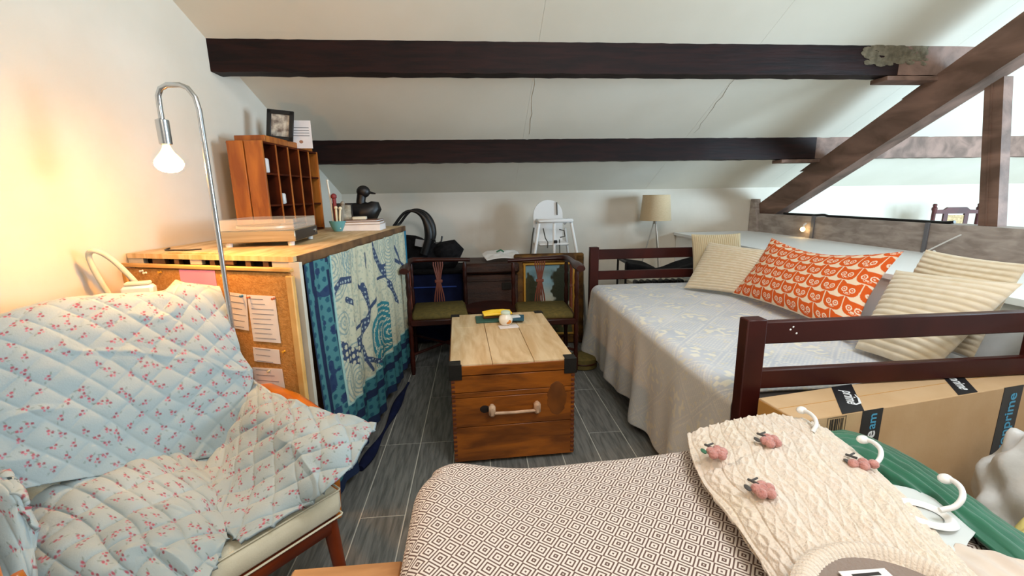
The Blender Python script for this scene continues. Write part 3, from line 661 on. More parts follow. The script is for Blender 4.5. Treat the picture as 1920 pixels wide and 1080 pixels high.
# turntable
t=thing('turntable','silver and black record player with a clear dust cover','record player',(-1.13,2.58,1.211),math.radians(5))
b=MB(); b.box((0,0,.052),(.37,.44,.058),b=.004); obj('plinth',b,m_silver,t)
b=MB(); b.box((.1855,0,.052),(.004,.43,.052),b=.001); obj('front_panel',b,m_black,t)
b=MB(); b.lathe([(.011,0),(.011,.008),(.009,.009)],n=14); b.v=[(v[2]+.187,v[0]+.15,v[1]+.055) for v in b.v]; obj('dial',b,m_chrome,t)
for sx_ in(-1,1):
    for sy in (-1,1): b=MB(); b.lathe([(.016,0),(.018,.022)],c=(sx_*.15,sy*.18,0),n=14); obj('foot',b,m_white,t)
b=MB(); b.lathe([(.145,.083),(.15,.086),(.15,.097),(.145,.099)],c=(-.02,.0,0),n=40); obj('platter',b,m_metal,t)
b=MB(); b.lathe([(.143,.0995),(.143,.1015)],c=(-.02,.0,0),n=40); obj('record',b,m_black,t)
b=MB(); b.tube([(.14,.16,.10),(.14,.0,.108),(.10,-.09,.107),(.085,-.11,.104)],.005,8); obj('tone_arm',b,m_chrome,t)
cv=MB()
for c0,d0 in (((0,0,.137),(.36,.43,.003)),((0,-.2135,.11),(.36,.003,.054)),((0,.2135,.11),(.36,.003,.054)),((-.1785,0,.11),(.003,.424,.054)),((.1785,0,.11),(.003,.424,.054))): cv.box(c0,d0,b=.0008)
obj('dust_cover',cv,m_clear,t)
b=MB(); b.tube(cr(np.array([(-1.35,2.3,1.214),(-1.40,2.27,1.214),(-1.46,2.26,1.216),(-1.52,2.30,1.214),(-1.55,2.38,1.214)]),20),.004,6); tag(obj('thin_black_cable',b,m_black),'thin black cable trailing left from the record player','cable')
b=MB(); b.box((-1.3,2.16,1.2135),(.28,.05,.006),rz=-.3,b=.001); tag(obj('wood_offcut',b,m_counter),'flat pale strip of wood on the cupboard near the lamp pole','wood strip')
# bowl with brushes and bits
t=thing('turquoise_bowl','small turquoise bowl at the end of the pigeonhole shelf','bowl',(-1.0,3.36,1.211))
b=MB(); b.lathe([(.03,0),(.035,.008),(.05,.04),(.06,.075),(.055,.075),(.045,.04),(.02,.014)],n=28); obj('bowl_body',b,m_turq,t)
its=[('white_brush',(-.03,.0),.36,.006,'#dcd8cc','thin white-tipped stick standing in the turquoise bowl'),('red_figure',(-.005,-.01),.25,.013,'#7c2a2c','dark red handled tool standing in the turquoise bowl'),('pale_stick',(.004,-.03),.17,.008,'#ded2b2','pale wooden stick, front left in turquoise bowl'),('pale_stick',(.024,-.03),.165,.008,'#e4dabd','pale wooden stick, front right in turquoise bowl'),('grey_tool',(.032,.0),.2,.01,'#8a857a','grey-handled tool leaning right in the turquoise bowl')]
for n_,(dx,dy),h_,r_,c_,lb in its:
    b=MB(); b.tube([(0,0,.02),(dx*.15,0,h_*.6),(dx*.5,0,h_)],[r_*.7,r_,r_*1.1],8); b.ball((dx*.5,0,h_),r_*1.7,10)
    o=obj(n_,b,mat(n_+'_%s'%c_[1:],c_,.6)); o.location=(-1.0+dx,3.36+dy,1.211); tag(o,lb,'tool')
t=thing('small_picture','small dark framed picture behind the turquoise bowl','picture frame',(-1.0,3.5,1.211),.1)
b=MB(); b.box((0,0,.1),(.15,.012,.2),b=.002); obj('frame_board',b,m_black,t)
b=MB(); b.box((.03,-.007,.1),(.07,.002,.17),b=.0005); obj('print',b,mat('pale_print','#cfcab8',.7,c2='#8a8270',vs=25),t)
# books
z=1.211
for k,(w_,l_,h_,m,rz2,lb,dx) in enumerate([(.30,.22,.045,m_paper,-.10,'thick white-edged book at the bottom of the stack on the cupboard',0),(.29,.21,.018,mat('buff_cover','#a98a68',.7),-.05,'thin buff-covered book in the middle of the stack',.0),(.27,.2,.012,mat('brown_cover','#7d5a46',.7),-.14,'thin brown book on top of the stack',-.0)]):
    t=thing('book',lb,'book',(-.845+dx,3.46,z),rz2+.1,None)
    b=MB(); b.box((0,0,h_/2),(w_-.008,l_-.008,h_-.004),b=.001); obj('pages',b,m_paper,t)
    for zz in (.001,h_-.001): b=MB(); b.box((0,0,zz),(w_,l_,.002),b=.0005); obj('cover',b,m,t)
    z+=h_+.001
b=MB(); b.box((0,0,.011),(.10,.06,.022),b=.004); o=obj('cream_box',b,m_cream); o.location=(-.86,3.44,z); o.rotation_euler.z=.1; tag(o,'small cream box on top of the stack of books','box')
# decoy duck
t=thing('decoy_duck','black carved decoy duck on the far end of the cupboard','ornament',(-.93,3.72,1.211),0)
b=MB(); 
b.tube([(-.21,0,.17),(-.15,0,.16),(-.07,0,.13),(.02,0,.115),(.09,0,.13),(.125,0,.17),(.13,0,.205)],[.012,.04,.07,.085,.085,.06,.03],18); obj('body',b,m_black,t)
b=MB(); b.tube([(.03,0,.14),(.02,0,.21),(.03,0,.26)],[.05,.036,.036],14); b.ball((.045,0,.285),.052,16,(1.05,.8,.95)); obj('head',b,m_black,t)
b=MB(); b.tube([(.085,0,.28),(.12,0,.272),(.14,0,.268)],[.02,.014,.008],10,flat=.6); obj('bill',b,m_black,t)
b=MB(); b.lathe([(.07,0),(.075,.01),(.06,.04)],n=20); obj('stand',b,m_black,t)
# cable loop and adapter by the wall
b=MB(); b.tube(cr(np.array([(-1.60,2.02,1.06),(-1.61,1.99,1.16),(-1.605,1.97,1.235),(-1.57,1.97,1.25),(-1.55,2.02,1.20),(-1.51,2.06,1.10),(-1.50,2.07,1.05)]),36),.011,10); tag(obj('white_cable_loop',b,m_cream),'thick cream cable looping up beside the wall behind armchair','cable')
t=thing('white_adapter','white plug adapter block behind the top of the armchair','adapter',(-1.42,1.95,1.045),.3)
b=MB(); b.box((0,0,.03),(.11,.06,.06),b=.01); obj('case',b,m_white,t); b=MB(); b.box((0,0,-.52),(.03,.03,1.04),b=.004); obj('stem',b,m_white,t); b=MB(); b.box((0,0,.068),(.085,.045,.014),b=.004); obj('cap',b,m_cream,t)
b=MB(); b.tube([(-1.36,2.06,.0),(-1.36,2.04,.9),(-1.35,2.04,1.06),(-1.33,2.05,1.09),(-1.29,2.06,1.07),(-1.27,2.06,1.04)],[.03,.035,.04,.035,.025,.01],12,flat=.5); tag(obj('cream_bag',b,m_cream),'folded cream cloth bag wedged between cork board and armchair','bag')

# =================== ARMCHAIR ===================
ac=thing('armchair','wooden armchair with cream seat under a floral quilt','armchair',(-.93,1.34,0),math.radians(48.7))
def sbox(name,c0,d0,m,b_,rx=0):
    b=MB(); b.box(c0,d0,b=b_,rx=rx); return obj(name,b,m,ac,ang=60)
sbox('seat_cushion',(0,0,.415),(.68,.58,.10),m_cream,.022)
b=MB()
for z in (.463,.367): b.tube([(-.33,-.285,z),(.33,-.285,z),(.335,-.28,z),(.335,.28,z),(-.335,.28,z),(-.335,-.28,z),(-.33,-.285,z)],.0035,6)
obj('piping',b,m_orangew if False else m_cream,ac)
sbox('front_rail',(0,-.262,.335),(.60,.028,.055),m_legw,.006); sbox('rear_rail',(0,.26,.335),(.60,.028,.055),m_legw,.006)
for s_ in(-1,1):
    sbox('side_rail',(s_*.3,0,.335),(.028,.5,.055),m_legw,.006)
    b=MB(); b.tube([(s_*.30,-.25,.36),(s_*.31,-.265,.18),(s_*.325,-.285,0)],[.026,.022,.014],14); obj('leg',b,m_legw,ac)
    b=MB(); b.tube([(s_*.30,.25,.36),(s_*.31,.29,.18),(s_*.325,.34,0)],[.026,.022,.014],14); obj('leg',b,m_legw,ac)
    b=MB(); b.tube([(s_*.40-(s_<0)*.04,.48,.62),(s_*.41-(s_<0)*.04,.36,.645),(s_*.415-(s_<0)*.04,.15,.65),(s_*.40-(s_<0)*.04,-.10,.64),(s_*.385-(s_<0)*.04,-.26,.615)],[.02,.032,.036,.034,.02],14,flat=.5); obj('armrest',b,m_orangew,ac)
    b=MB(); b.tube([(s_*.335,-.24,.33),(s_*.37,-.2,.5),(s_*.392,-.16,.625)],[.017,.017,.017],10); obj('arm_support',b,m_orangew,ac)
    b=MB(); b.tube([(s_*.30,.27,.34),(s_*.31,.4,.7),(s_*.31,.52,1.0)],[.018,.018,.015],10); obj('back_post',b,m_orangew,ac)
sbox('back_cushion',(0,.41,.75),(.66,.10,.62),m_cream,.035,rx=-math.atan(.45)*1.0)
def quiltcol(s,t,seed,base='#97a7ac'):
    c=np.broadcast_to(LA(base),s.shape+(3,)).copy(); c=mixc(c,LA('#a8b7bb'),.4+vn(s,t,.2,seed))
    p=.046; s,t=s*.8+t*.6,t*.8-s*.6
    for lay in range(2):
        S_=s+lay*.022; T=t+lay*.02+.5*p*(np.floor(S_/p)%2)
        i,j=np.floor(S_/p).astype(int),np.floor(T/p).astype(int)
        hsh=lambda k:_perm[(i*7+k*13+seed)%256,(j*11+k*29+lay*50)%256]
        on=hsh(0)>(.25 if lay==0 else .78); ox,oy=(hsh(1)-.5)*.5,(hsh(2)-.5)*.5; ang=(hsh(3)-.5)*3.1
        x=(S_/p-i-.5-ox)*p; y=(T/p-j-.5-oy)*p; X_=x*np.cos(ang)+y*np.sin(ang); Y_=-x*np.sin(ang)+y*np.cos(ang)
        for (dx,dy,r_,cc) in ((-.006,0,.0052,'#a8304a'),(.005,-.003,.0048,'#8c2238'),(.001,.006,.0038,'#c46478')):
            c=mixc(c,LA(cc),on*ss(r_,r_*.6,np.hypot(X_-dx,Y_-dy))*.85)
        c=mixc(c,LA('#77857c'),on*ss(1,.5,np.hypot((X_+.014)/.008,(Y_+.004)/.0028))*.75); c=mixc(c,LA('#77857c'),on*ss(1,.5,np.hypot((X_-.014)/.007,(Y_-.006)/.0026))*.65)
    return c
QT=thing('floral_quilt','pale blue quilt with small red flowers draped over the wooden armchair','quilt',(-.93,1.34,.47))
def quilt(name,ctrl,nu,nv,seed,pitch=.072,amp=.007,wr=.006,flat_cols=None,rim=True):
    P=surf(ctrl,nu,nv); N=normals(P); s,t=arc(P)
    s=s.mean(0)[None]*.5+s*.5; t=t.mean(1)[:,None]*.5+t*.5
    a=(s+t)/pitch; b_=(s-t)/pitch
    puff=(np.abs(np.sin(PI*a/1.414))*np.abs(np.sin(PI*b_/1.414)))**.32
    d=amp*(puff-.5)+wr*vn(s,t,.11,seed)*1.6+wr*vn(s,t,.05,seed+3)*.7+wr*.9*np.clip(1-np.abs(vn(s+.5*t,t-.3*s,.16,seed+5))*9,0,1)*ss(-.1,.25,vn(s,t,.2,seed+6))
    if rim:
        e=np.minimum(np.minimum(s,s.max()-s),np.minimum(t,t.max()-t)); d+=.004*np.exp(-((e-.012)/.008)**2)
    P=P+N*d[...,None]
    o=gridmesh(name,P,.012,quiltcol(s,t,seed),m_quilt,QT,True); return o
G1=[[(-1.639,1.515,1.071),(-1.595,1.568,1.076),(-1.514,1.67,1.09),(-1.417,1.777,1.086),(-1.304,1.895,1.071),(-1.25,1.964,1.082),(-1.16,2.042,1.045)],[(-1.532,1.419,1.108),(-1.49,1.468,1.11),(-1.415,1.564,1.125),(-1.325,1.665,1.123),(-1.219,1.775,1.107),(-1.164,1.833,1.123),(-1.079,1.92,1.087)],[(-1.495,1.373,1.068),(-1.455,1.422,1.074),(-1.38,1.512,1.079),(-1.292,1.609,1.075),(-1.189,1.717,1.062),(-1.113,1.779,1.049),(-1.023,1.864,0.98)],[(-1.468,1.327,0.988),(-1.426,1.37,0.982),(-1.35,1.45,0.972),(-1.262,1.541,0.959),(-1.161,1.642,0.939),(-1.057,1.729,0.904),(-0.978,1.818,0.836)],[(-1.447,1.281,0.885),(-1.404,1.321,0.874),(-1.328,1.396,0.856),(-1.237,1.476,0.832),(-1.135,1.567,0.798),(-1.023,1.686,0.773),(-0.936,1.802,0.742)],[(-1.43,1.243,0.791),(-1.387,1.278,0.772),(-1.31,1.347,0.743),(-1.218,1.424,0.725),(-1.133,1.507,0.682),(-1.029,1.616,0.67),(-0.939,1.728,0.641)],[(-1.411,1.194,0.666),(-1.369,1.228,0.645),(-1.294,1.299,0.623),(-1.207,1.376,0.591),(-1.113,1.469,0.551),(-1.024,1.552,0.522),(-0.933,1.642,0.481)]]
quilt('back_drape',G1,300,240,3,wr=.007,amp=.007)
G2=[[(-1.786,1.569,0.56),(-1.721,1.598,0.58),(-1.631,1.664,0.6),(-1.429,1.671,0.605),(-1.245,1.65,0.585),(-1.15,1.625,0.54)],[(-1.66,1.441,0.55),(-1.543,1.421,0.585),(-1.429,1.452,0.605),(-1.262,1.474,0.605),(-1.074,1.469,0.575),(-0.948,1.444,0.525)],[(-1.542,1.316,0.52),(-1.42,1.293,0.565),(-1.3,1.315,0.585),(-1.133,1.328,0.585),(-0.967,1.333,0.555),(-0.835,1.296,0.515)],[(-1.48,1.24,0.46),(-1.322,1.195,0.53),(-1.158,1.189,0.555),(-1.013,1.196,0.555),(-0.866,1.194,0.535),(-0.75,1.181,0.5)],[(-1.509,1.194,0.38),(-1.229,1.099,0.49),(-1.062,1.081,0.525),(-0.926,1.084,0.525),(-0.805,1.092,0.515),(-0.731,1.105,0.487)],[(-1.366,1.062,0.3),(-1.174,1.036,0.36),(-0.976,0.979,0.42),(-0.839,0.968,0.45),(-0.769,1.011,0.475),(-0.726,1.044,0.478)]]
quilt('seat_drape',G2,330,300,11,pitch=.095,amp=.017,wr=.012)
G3=[[(-1.16,2.048,0.74),(-0.9,1.786,0.7),(-0.684,1.613,0.69),(-0.506,1.524,0.68),(-0.371,1.472,0.66)],[(-1.2,1.969,0.66),(-0.889,1.661,0.66),(-0.666,1.476,0.67),(-0.501,1.37,0.665),(-0.402,1.333,0.635)],[(-1.267,1.96,0.57),(-0.928,1.62,0.58),(-0.703,1.427,0.59),(-0.557,1.315,0.6),(-0.46,1.263,0.58)],[(-1.277,1.865,0.53),(-0.975,1.559,0.525),(-0.789,1.382,0.52),(-0.672,1.292,0.515),(-0.578,1.264,0.5)],[(-1.26,1.744,0.53),(-1.004,1.48,0.525),(-0.853,1.311,0.515),(-0.758,1.197,0.505),(-0.696,1.145,0.495)]]
quilt('flap_drape',G3,260,240,19,pitch=.085,amp=.014,wr=.012)
G4=[[(-1.513,1.302,0.7),(-1.379,1.254,0.705),(-1.286,1.19,0.7)],[(-1.413,1.204,0.7),(-1.277,1.167,0.7),(-1.216,1.138,0.66)],[(-1.379,1.163,0.67),(-1.232,1.12,0.66),(-1.185,1.11,0.6)],[(-1.339,1.107,0.6),(-1.2,1.074,0.6),(-1.146,1.054,0.55)],[(-1.302,1.052,0.52),(-1.167,1.019,0.54),(-1.117,1.007,0.5)]]
quilt('edge_drape',G4,90,110,23,pitch=.08)

# =================== BACK OF THE ROOM ===================
# dark blue storage box with car seat on it
t=thing('storage_crate','dark navy lidded storage crate behind the left corner chair','crate',(-.5,4.55,0))
b=MB(); b.box((0,0,.36),(.72,.5,.70),b=.02); obj('body',b,m_navy,t); b=MB(); b.box((0,0,.725),(.75,.53,.03),b=.008); obj('lid',b,m_blackf,t)
b=MB(); b.box((0,-.256,.58),(.6,.01,.015),b=.003); obj('blue_stripe',b,mat('blue_piping','#22408c',.5),t)
t=thing('baby_car_seat','black infant carrier with raised carrying handle standing on crate','car seat',(-.5,4.5,.742))
b=MB(); n=18
P=[(-.33+.62*k/n, 0, 0) for k in range(n+1)]
prof=[.30+.0*k for k in range(n+1)]
b.tube([(-.27,0,.30),(-.22,0,.22),(-.12,0,.13),(.02,0,.1),(.16,0,.11),(.28,0,.13),(.34,0,.1)],[.05,.11,.13,.1,.1,.1,.06],18,flat=1.5); obj('shell',b,m_blackf,t)
b=MB(); b.ball((.2,0,.16),.13,16,(1.2,1.1,.8)); b.ball((-.02,0,.2),.08,14,(1.2,1.4,.6)); obj('padding',b,m_blackf,t)
for y_ in (-.17,.17):
    b=MB(); b.tube(cr(np.array([(-.27,y_,.44),(-.17,y_,.555),(-.08,y_,.575),(.0,y_,.53),(.045,y_,.44),(.055,y_,.33),(.03,y_,.25),(0,y_,.16)]),30),[.014+.03*ss(7,20,k) for k in range(30)],10); obj('handle_arm',b,m_black,t)
b=MB(); b.tube([(-.27,-.17,.44),(-.29,0,.42),(-.27,.17,.44)],.014,10); obj('handle_grip',b,m_black,t)
b=MB(); b.box((-.03,-.19,.27),(.1,.006,.07),ry=.2,b=.002); obj('grey_label',b,mat('grey_label','#8f8b88',.7),t)
b=MB(); b.tube([(.05,-.18,.27),(.07,-.2,.31),(.11,-.2,.3),(.12,-.2,.26),(.17,-.2,.28),(.18,-.18,.33)],.009,8); obj('harness_strap',b,m_black,t)
# dark chest
t=thing('oak_chest','small dark carved oak chest against back wall','chest',(.14,4.35,0),.0)
b=MB(); b.box((0,0,.36),(.5,.42,.70),b=.01); obj('body',b,m_oldchest,t); b=MB(); b.box((0,0,.775),(.53,.45,.1),b=.02); obj('lid',b,m_oldchest,t)
for z in (.15,.42,.66): b=MB(); b.box((0,-.213,z),(.46,.012,.02),b=.004); obj('moulding',b,m_oldchest,t)
b=MB(); b.box((.14,-.215,.6),(.09,.012,.07),b=.003); obj('lock_plate',b,m_iron,t)
Pc=surf([[(.12,4.5,.90),(.25,4.5,.905),(.4,4.5,.90)],[(.06,4.38,.885),(.22,4.38,.90),(.42,4.38,.89)],[(.1,4.2,.84),(.24,4.2,.865),(.42,4.2,.85)]],30,30); Pc[...,2]=np.maximum(Pc[...,2]+.012*vn(Pc[...,0],Pc[...,1],.05,2),.829)
tag(gridmesh('white_cloth',Pc,.004,None,m_white),'crumpled white cloth lying on the dark oak chest','cloth')
b=MB(); b.tube([(.2,4.3,.91),(.24,4.29,.93),(.27,4.29,.91)],.008,8); tag(obj('green_toggle',b,m_leaf),'tiny dark toggle lying on the crumpled white cloth','toggle')
# round low table
t=thing('round_side_table','low round dark side table between the two corner chairs','table',(.13,3.86,0))
b=MB(); b.lathe([(.0,.44),(.25,.44),(.26,.455),(.255,.47),(.01,.472)],n=40); obj('table_top',b,m_chairw,t)
b=MB(); b.lathe([(.02,.44),(.03,.3),(.02,.2),(.035,.12),(.03,.04)],n=18); obj('pedestal',b,m_chairw,t)
for k in range(3):
    a=k*2.094+.5; b=MB(); b.tube([(0,0,.1),(.1*math.cos(a),.1*math.sin(a),.07),(.2*math.cos(a),.2*math.sin(a),.012)],[.02,.017,.012],8); obj('foot',b,m_chairw,t)
# corner chairs
def turned(b,x,y,z0,z1,r_=.02):
    n=18; pr=[]
    for i in range(n+1):
        t_=i/n; k=r_*(.72+.28*abs(math.sin(t_*PI*4))+(.25 if i in(4,5,13) else 0)); pr.append((k,z0+(z1-z0)*t_))
    b.lathe(pr,c=(x,y,0),n=12)
def corner_chair(label,loc,rz,mir):
    t=thing('corner_chair',label,'chair',loc,rz,'corner chairs behind the trunk'); m=mir
    w=.24
    for (x,y,top_) in ((-w*m,-w,.86),(-w*m,w,.86),(w*m,w,.86),(w*m,-w,.43)):
        b=MB(); turned(b,x,y,0,.43,.02); obj('leg',b,m_chairw,t)
        if top_>.5: b=MB(); turned(b,x,y,.43,top_,.019); obj('column',b,m_chairw,t)
    for (c0,d0) in (((0,-w,.44),(2*w,.04,.05)),((0,w,.44),(2*w,.04,.05)),((-w,0,.44),(.04,2*w,.05)),((w,0,.44),(.04,2*w,.05))):
        b=MB(); b.box(c0,d0,b=.008); obj('seat_rail',b,m_chairw,t)
    b=MB(); b.box((0,0,.475),(2*w-.02,2*w-.02,.06),b=.022); obj('seat_pad',b,m_olive,t,ang=60)
    # curved yoke
    b=MB(); P=cr(np.array([(-w*m-.02*m,-w-.06,.88),(-w*m-.02*m,0,.885),(-w*m,w-.03,.89),(-w*m+.09*m,w+.02,.89),(w*m*.4,w,.885),(w*m+.05*m,w-.01,.88)]),36)
    b.tube(P,[.026+.02*math.exp(-((k-3)/3.5)**2)+.012*math.exp(-((k-17)/5)**2) for k in range(36)],12,flat=.7); obj('curved_rail',b,m_chairw,t)
    # pierced splats of five ribs pinched at the waist
    def splat(ax):
        b=MB()
        for k in range(5):
            o_=(k-2)
            pts=[]
            for z,wd in ((.50,.022),(.56,.019),(.66,.009),(.70,.007),(.76,.012),(.84,.021),(.87,.02)):
                q=o_*wd; pts.append((q,w-.0,z) if ax=='b' else (-w*m,q,z))
            b.tube(pts,.0065,8)
        b.box((0,w,.69) if ax=='b' else (-w*m,0,.69),(.07,.016,.03) if ax=='b' else (.016,.07,.03),b=.005)
        return obj('splat',b,mat('splat_wood','#7a4436',.4) if 'splat_wood' not in MT else MT['splat_wood'],t)
    splat('b'); splat('s')
    b=MB(); b.tube([(-w,-w,.17),(w,w,.17)],.012,8); obj('stretcher',b,m_chairw,t); b=MB(); b.tube([(w,-w,.19),(-w,w,.19)],.012,8); obj('stretcher',b,m_chairw,t)
    return t
corner_chair('dark wooden corner chair with olive seat beside the batik cloth',(-.33,3.78,0),.08,1)
corner_chair('dark wooden corner chair with olive seat in front of gilt-framed painting',(.56,3.66,0),-.03,-1)
# painting
t=thing('gilt_framed_painting','gilt-framed landscape painting standing behind the right corner chair','painting',(.70,4.16,0),-.02)
t.matrix_basis=t.matrix_basis@Matrix.Rotation(-.06,4,'X')
FW,FH=.68,.895
for c0,d0 in (((0,0,FH-.045),(FW,.05,.09)),((0,0,.045),(FW,.05,.09)),((-FW/2+.045,0,FH/2),(.09,.05,FH-.02)),((FW/2-.045,0,FH/2),(.09,.05,FH-.02))):
    b=MB(); b.box(c0,d0,b=.014); obj('frame_side',b,m_gilt,t)
for c0,d0 in (((0,-.012,FH-.1),(FW-.17,.02,.022)),((0,-.012,.1),(FW-.17,.02,.022)),((-FW/2+.1,-.012,FH/2),(.022,.02,FH-.18)),((FW/2-.1,-.012,FH/2),(.022,.02,FH-.18))):
    b=MB(); b.box(c0,d0,b=.005); obj('inner_slip',b,m_giltb,t)
u,v=np.meshgrid(np.linspace(0,1,110),np.linspace(1,0,150))
c=mixc(np.broadcast_to(LA('#7fa6b4'),u.shape+(3,)).copy(),LA('#c9cfc0'),ss(.75,.45,v)+vn(u,v,.2,1)*.6)
c=mixc(c,LA('#8b7a4c'),ss(.48,.40,v+vn(u,v,.08,2)*.1)); c=mixc(c,LA('#4b4a2a'),ss(.25,.1,v+vn(u,v,.1,3)*.2))
d=np.hypot((u-.80)/.26,(v-.66)/.34)+vn(u,v,.05,4)*.5; c=mixc(c,LA('#2d3320'),ss(1.05,.85,d)); d=np.hypot((u-.12)/.2,(v-.55)/.3)+vn(u,v,.05,5)*.5; c=mixc(c,LA('#3a3c22'),ss(1.05,.85,d))
c=mixc(c,LA('#d8d6c8'),(np.abs(u-.55-.25*(v-.3))<.04)*(v<.4)*.7); c=mixc(c,LA('#a96a4a'),(vn(u,v,.04,9)>.3)*(v<.3)*.6)
P=np.stack([(u-.5)*(FW-.2),np.full(u.shape,-.004),.1+v*(FH-.2)],-1); gridmesh('canvas',P,0,c,m_canvas,t)
# high chair
t=thing('high_chair','white plastic high chair with grey straps by the back wall','high chair',(.80,4.55,0))
for sx_ in(-1,1):
    b=MB(); b.tube([(sx_*.16,-.12,1.19),(sx_*.20,-.16,.95),(sx_*.27,-.22,.55)],[.016,.016,.014],10); obj('leg',b,m_white,t)
    b=MB(); b.tube([(sx_*.27,-.22,.551),(sx_*.31,-.25,.0)],[.013,.012],10); obj('leg_extension',b,m_metal,t)
    b=MB(); b.tube([(sx_*.15,.12,1.10),(sx_*.20,.18,.8),(sx_*.24,.22,.45)],[.013,.013,.012],10); obj('leg',b,m_white,t)
    b=MB(); b.tube([(sx_*.24,.22,.451),(sx_*.27,.25,0)],[.012,.012],10); obj('leg_extension',b,m_metal,t)
    b=MB(); b.tube([(sx_*.155,-.14,1.19),(sx_*.16,.05,1.19),(sx_*.15,.14,1.15)],.018,10); obj('side_arm',b,m_white,t)
b=MB(); b.box((0,-.14,1.192),(.36,.05,.04),b=.014); obj('front_bar',b,m_white,t)
n=18; arch=[(.155*math.cos(PI*k/n)*1.0-.035,1.24+.155*math.sin(PI*k/n)) for k in range(n+1)]+[(-.165,.96),(.12,.96)]
arch=[(-.19,.95),(.12,.95)]+[(.155*math.cos(PI*k/n)-.035,1.24+.155*math.sin(PI*k/n)) for k in range(n+1)]
b=MB(); b.prism(arch,.10,.13,'Y'); obj('backrest',b,m_white,t)
b=MB(); b.box((-.01,0,.955),(.31,.26,.03),b=.012); obj('seat',b,m_white,t); b=MB(); b.box((-.01,-.13,1.0),(.03,.02,.34),b=.008); obj('crotch_post',b,m_white,t)
ms=mat('grey_webbing','#55544e',.8)
for pts in ([(.055,.09,1.37),(.06,.09,1.24)],[(-.12,-.12,1.12),(-.10,-.13,1.02),(-.075,-.13,.98),(-.08,-.14,.92)],[(.05,-.1,1.0),(.045,-.14,.9),(.045,-.14,.82)],[(.05,-.08,1.10),(.10,-.08,1.09),(.11,-.08,1.03),(.06,-.08,1.02)]):
    b=MB(); b.tube(pts,.011,6,flat=.5); obj('strap',b,ms,t)
b=MB(); b.box((0,-.155,.985),(.035,.015,.03),b=.005); obj('buckle',b,m_black,t)
b=MB(); b.tube([(-.20,-.02,1.12),(-.22,-.02,1.0),(-.24,0,.8)],.008,8); obj('hanging_strap',b,ms,t)
# tripod lamp
t=thing('tripod_table_lamp','small tripod lamp with beige drum shade behind the far bed end','lamp',(1.955,4.72,.52))
b=MB(); b.lathe([(.165,.64),(.142,.905)],n=40); b.f=[q for q in b.f if len(q)==4]; me_o=obj('lamp_shade',b,m_shade,t)
b=MB()
for z,r_ in ((.64,.165),(.905,.142)): b.tube([(r_*math.cos(k*PI/20),r_*math.sin(k*PI/20),z) for k in range(41)],.003,6)
obj('shade_rim',b,m_shade,t)
for k in range(3):
    a=k*2.094+.75; b=MB(); b.tube([(.01*math.cos(a),.01*math.sin(a),.63),(.075*math.cos(a),.075*math.sin(a),.36),(.16*math.cos(a),.16*math.sin(a),.0)],.007,8); obj('leg',b,m_metal,t)
b=MB(); b.lathe([(.02,.6),(.022,.66),(.012,.67),(.012,.8)],n=14); obj('lamp_holder',b,m_metal,t)
t=thing('side_cabinet','plain dark side cabinet behind the far bed end under the tripod lamp','cabinet',(1.97,4.74,0)); b=MB(); b.box((0,0,.25),(.6,.42,.5),b=.008); obj('body',b,m_greyw,t); b=MB(); b.box((0,0,.51),(.62,.44,.018),b=.004); obj('top_panel',b,m_greyw,t)
# folded black chair frame behind bed
t=thing('folding_camp_chair','black folding camp chair with sagging fabric behind the far bed end','camp chair',(1.83,4.2,0))
for sx_ in(-1,1):
    b=MB(); b.tube([(sx_*.40,-.12,.0),(sx_*.40,-.1,.80)],.011,8); obj('leg',b,m_black,t)
    b=MB(); b.tube([(sx_*.40,.14,.0),(sx_*.40,.14,.80)],.011,8); obj('leg',b,m_black,t)
    b=MB(); b.tube([(sx_*.40,-.12,.8),(sx_*.40,.16,.81)],.014,8); obj('arm_tube',b,m_black,t)
P=surf([[(-.4,.14,.81),(-.15,.14,.77),(.0,.14,.70),(.2,.14,.76),(.4,.14,.81)],[(-.4,0,.80),(-.1,0,.74),(.0,0,.68),(.2,0,.74),(.4,0,.80)],[(-.4,-.12,.79),(-.15,-.12,.745),(.0,-.12,.70),(.2,-.12,.745),(.4,-.12,.79)],[(-.4,-.12,.70),(-.15,-.13,.68),(.0,-.12,.64),(.2,-.12,.67),(.4,-.12,.70)]],40,30); gridmesh('fabric',P,.006,None,m_blackf,t)
b=MB(); b.tube([(-.4,-.12,.12),(.4,-.12,.6)],.009,8); obj('cross_brace',b,m_black,t); b=MB(); b.tube([(.4,-.13,.12),(-.4,-.13,.6)],.009,8); obj('cross_brace',b,m_black,t)
t=thing('cast_iron_heater','black slatted heater on the floor behind the far bed end','heater',(1.9,4.42,0))
b=MB()
for k in range(8): bb=MB(); bb.box((-.24+k*.068,0,.30),(.045,.12,.52),b=.015); obj('heater_fin',bb,m_black,t)
b.box((0,0,.03),(.56,.14,.05),b=.01); obj('base',b,m_black,t)
# low pouffe beside trunk
t=thing('low_stool','low round khaki stool between right corner chair and bed','stool',(.885,3.53,0))
b=MB(); b.lathe([(.10,0),(.118,.01),(.12,.09),(.10,.105),(.0,.11)],n=32); obj('seat_pad',b,m_olive,t); b=MB(); b.lathe([(.122,.045),(.124,.05),(.122,.056)],n=32); obj('trim_band',b,m_chairw,t)
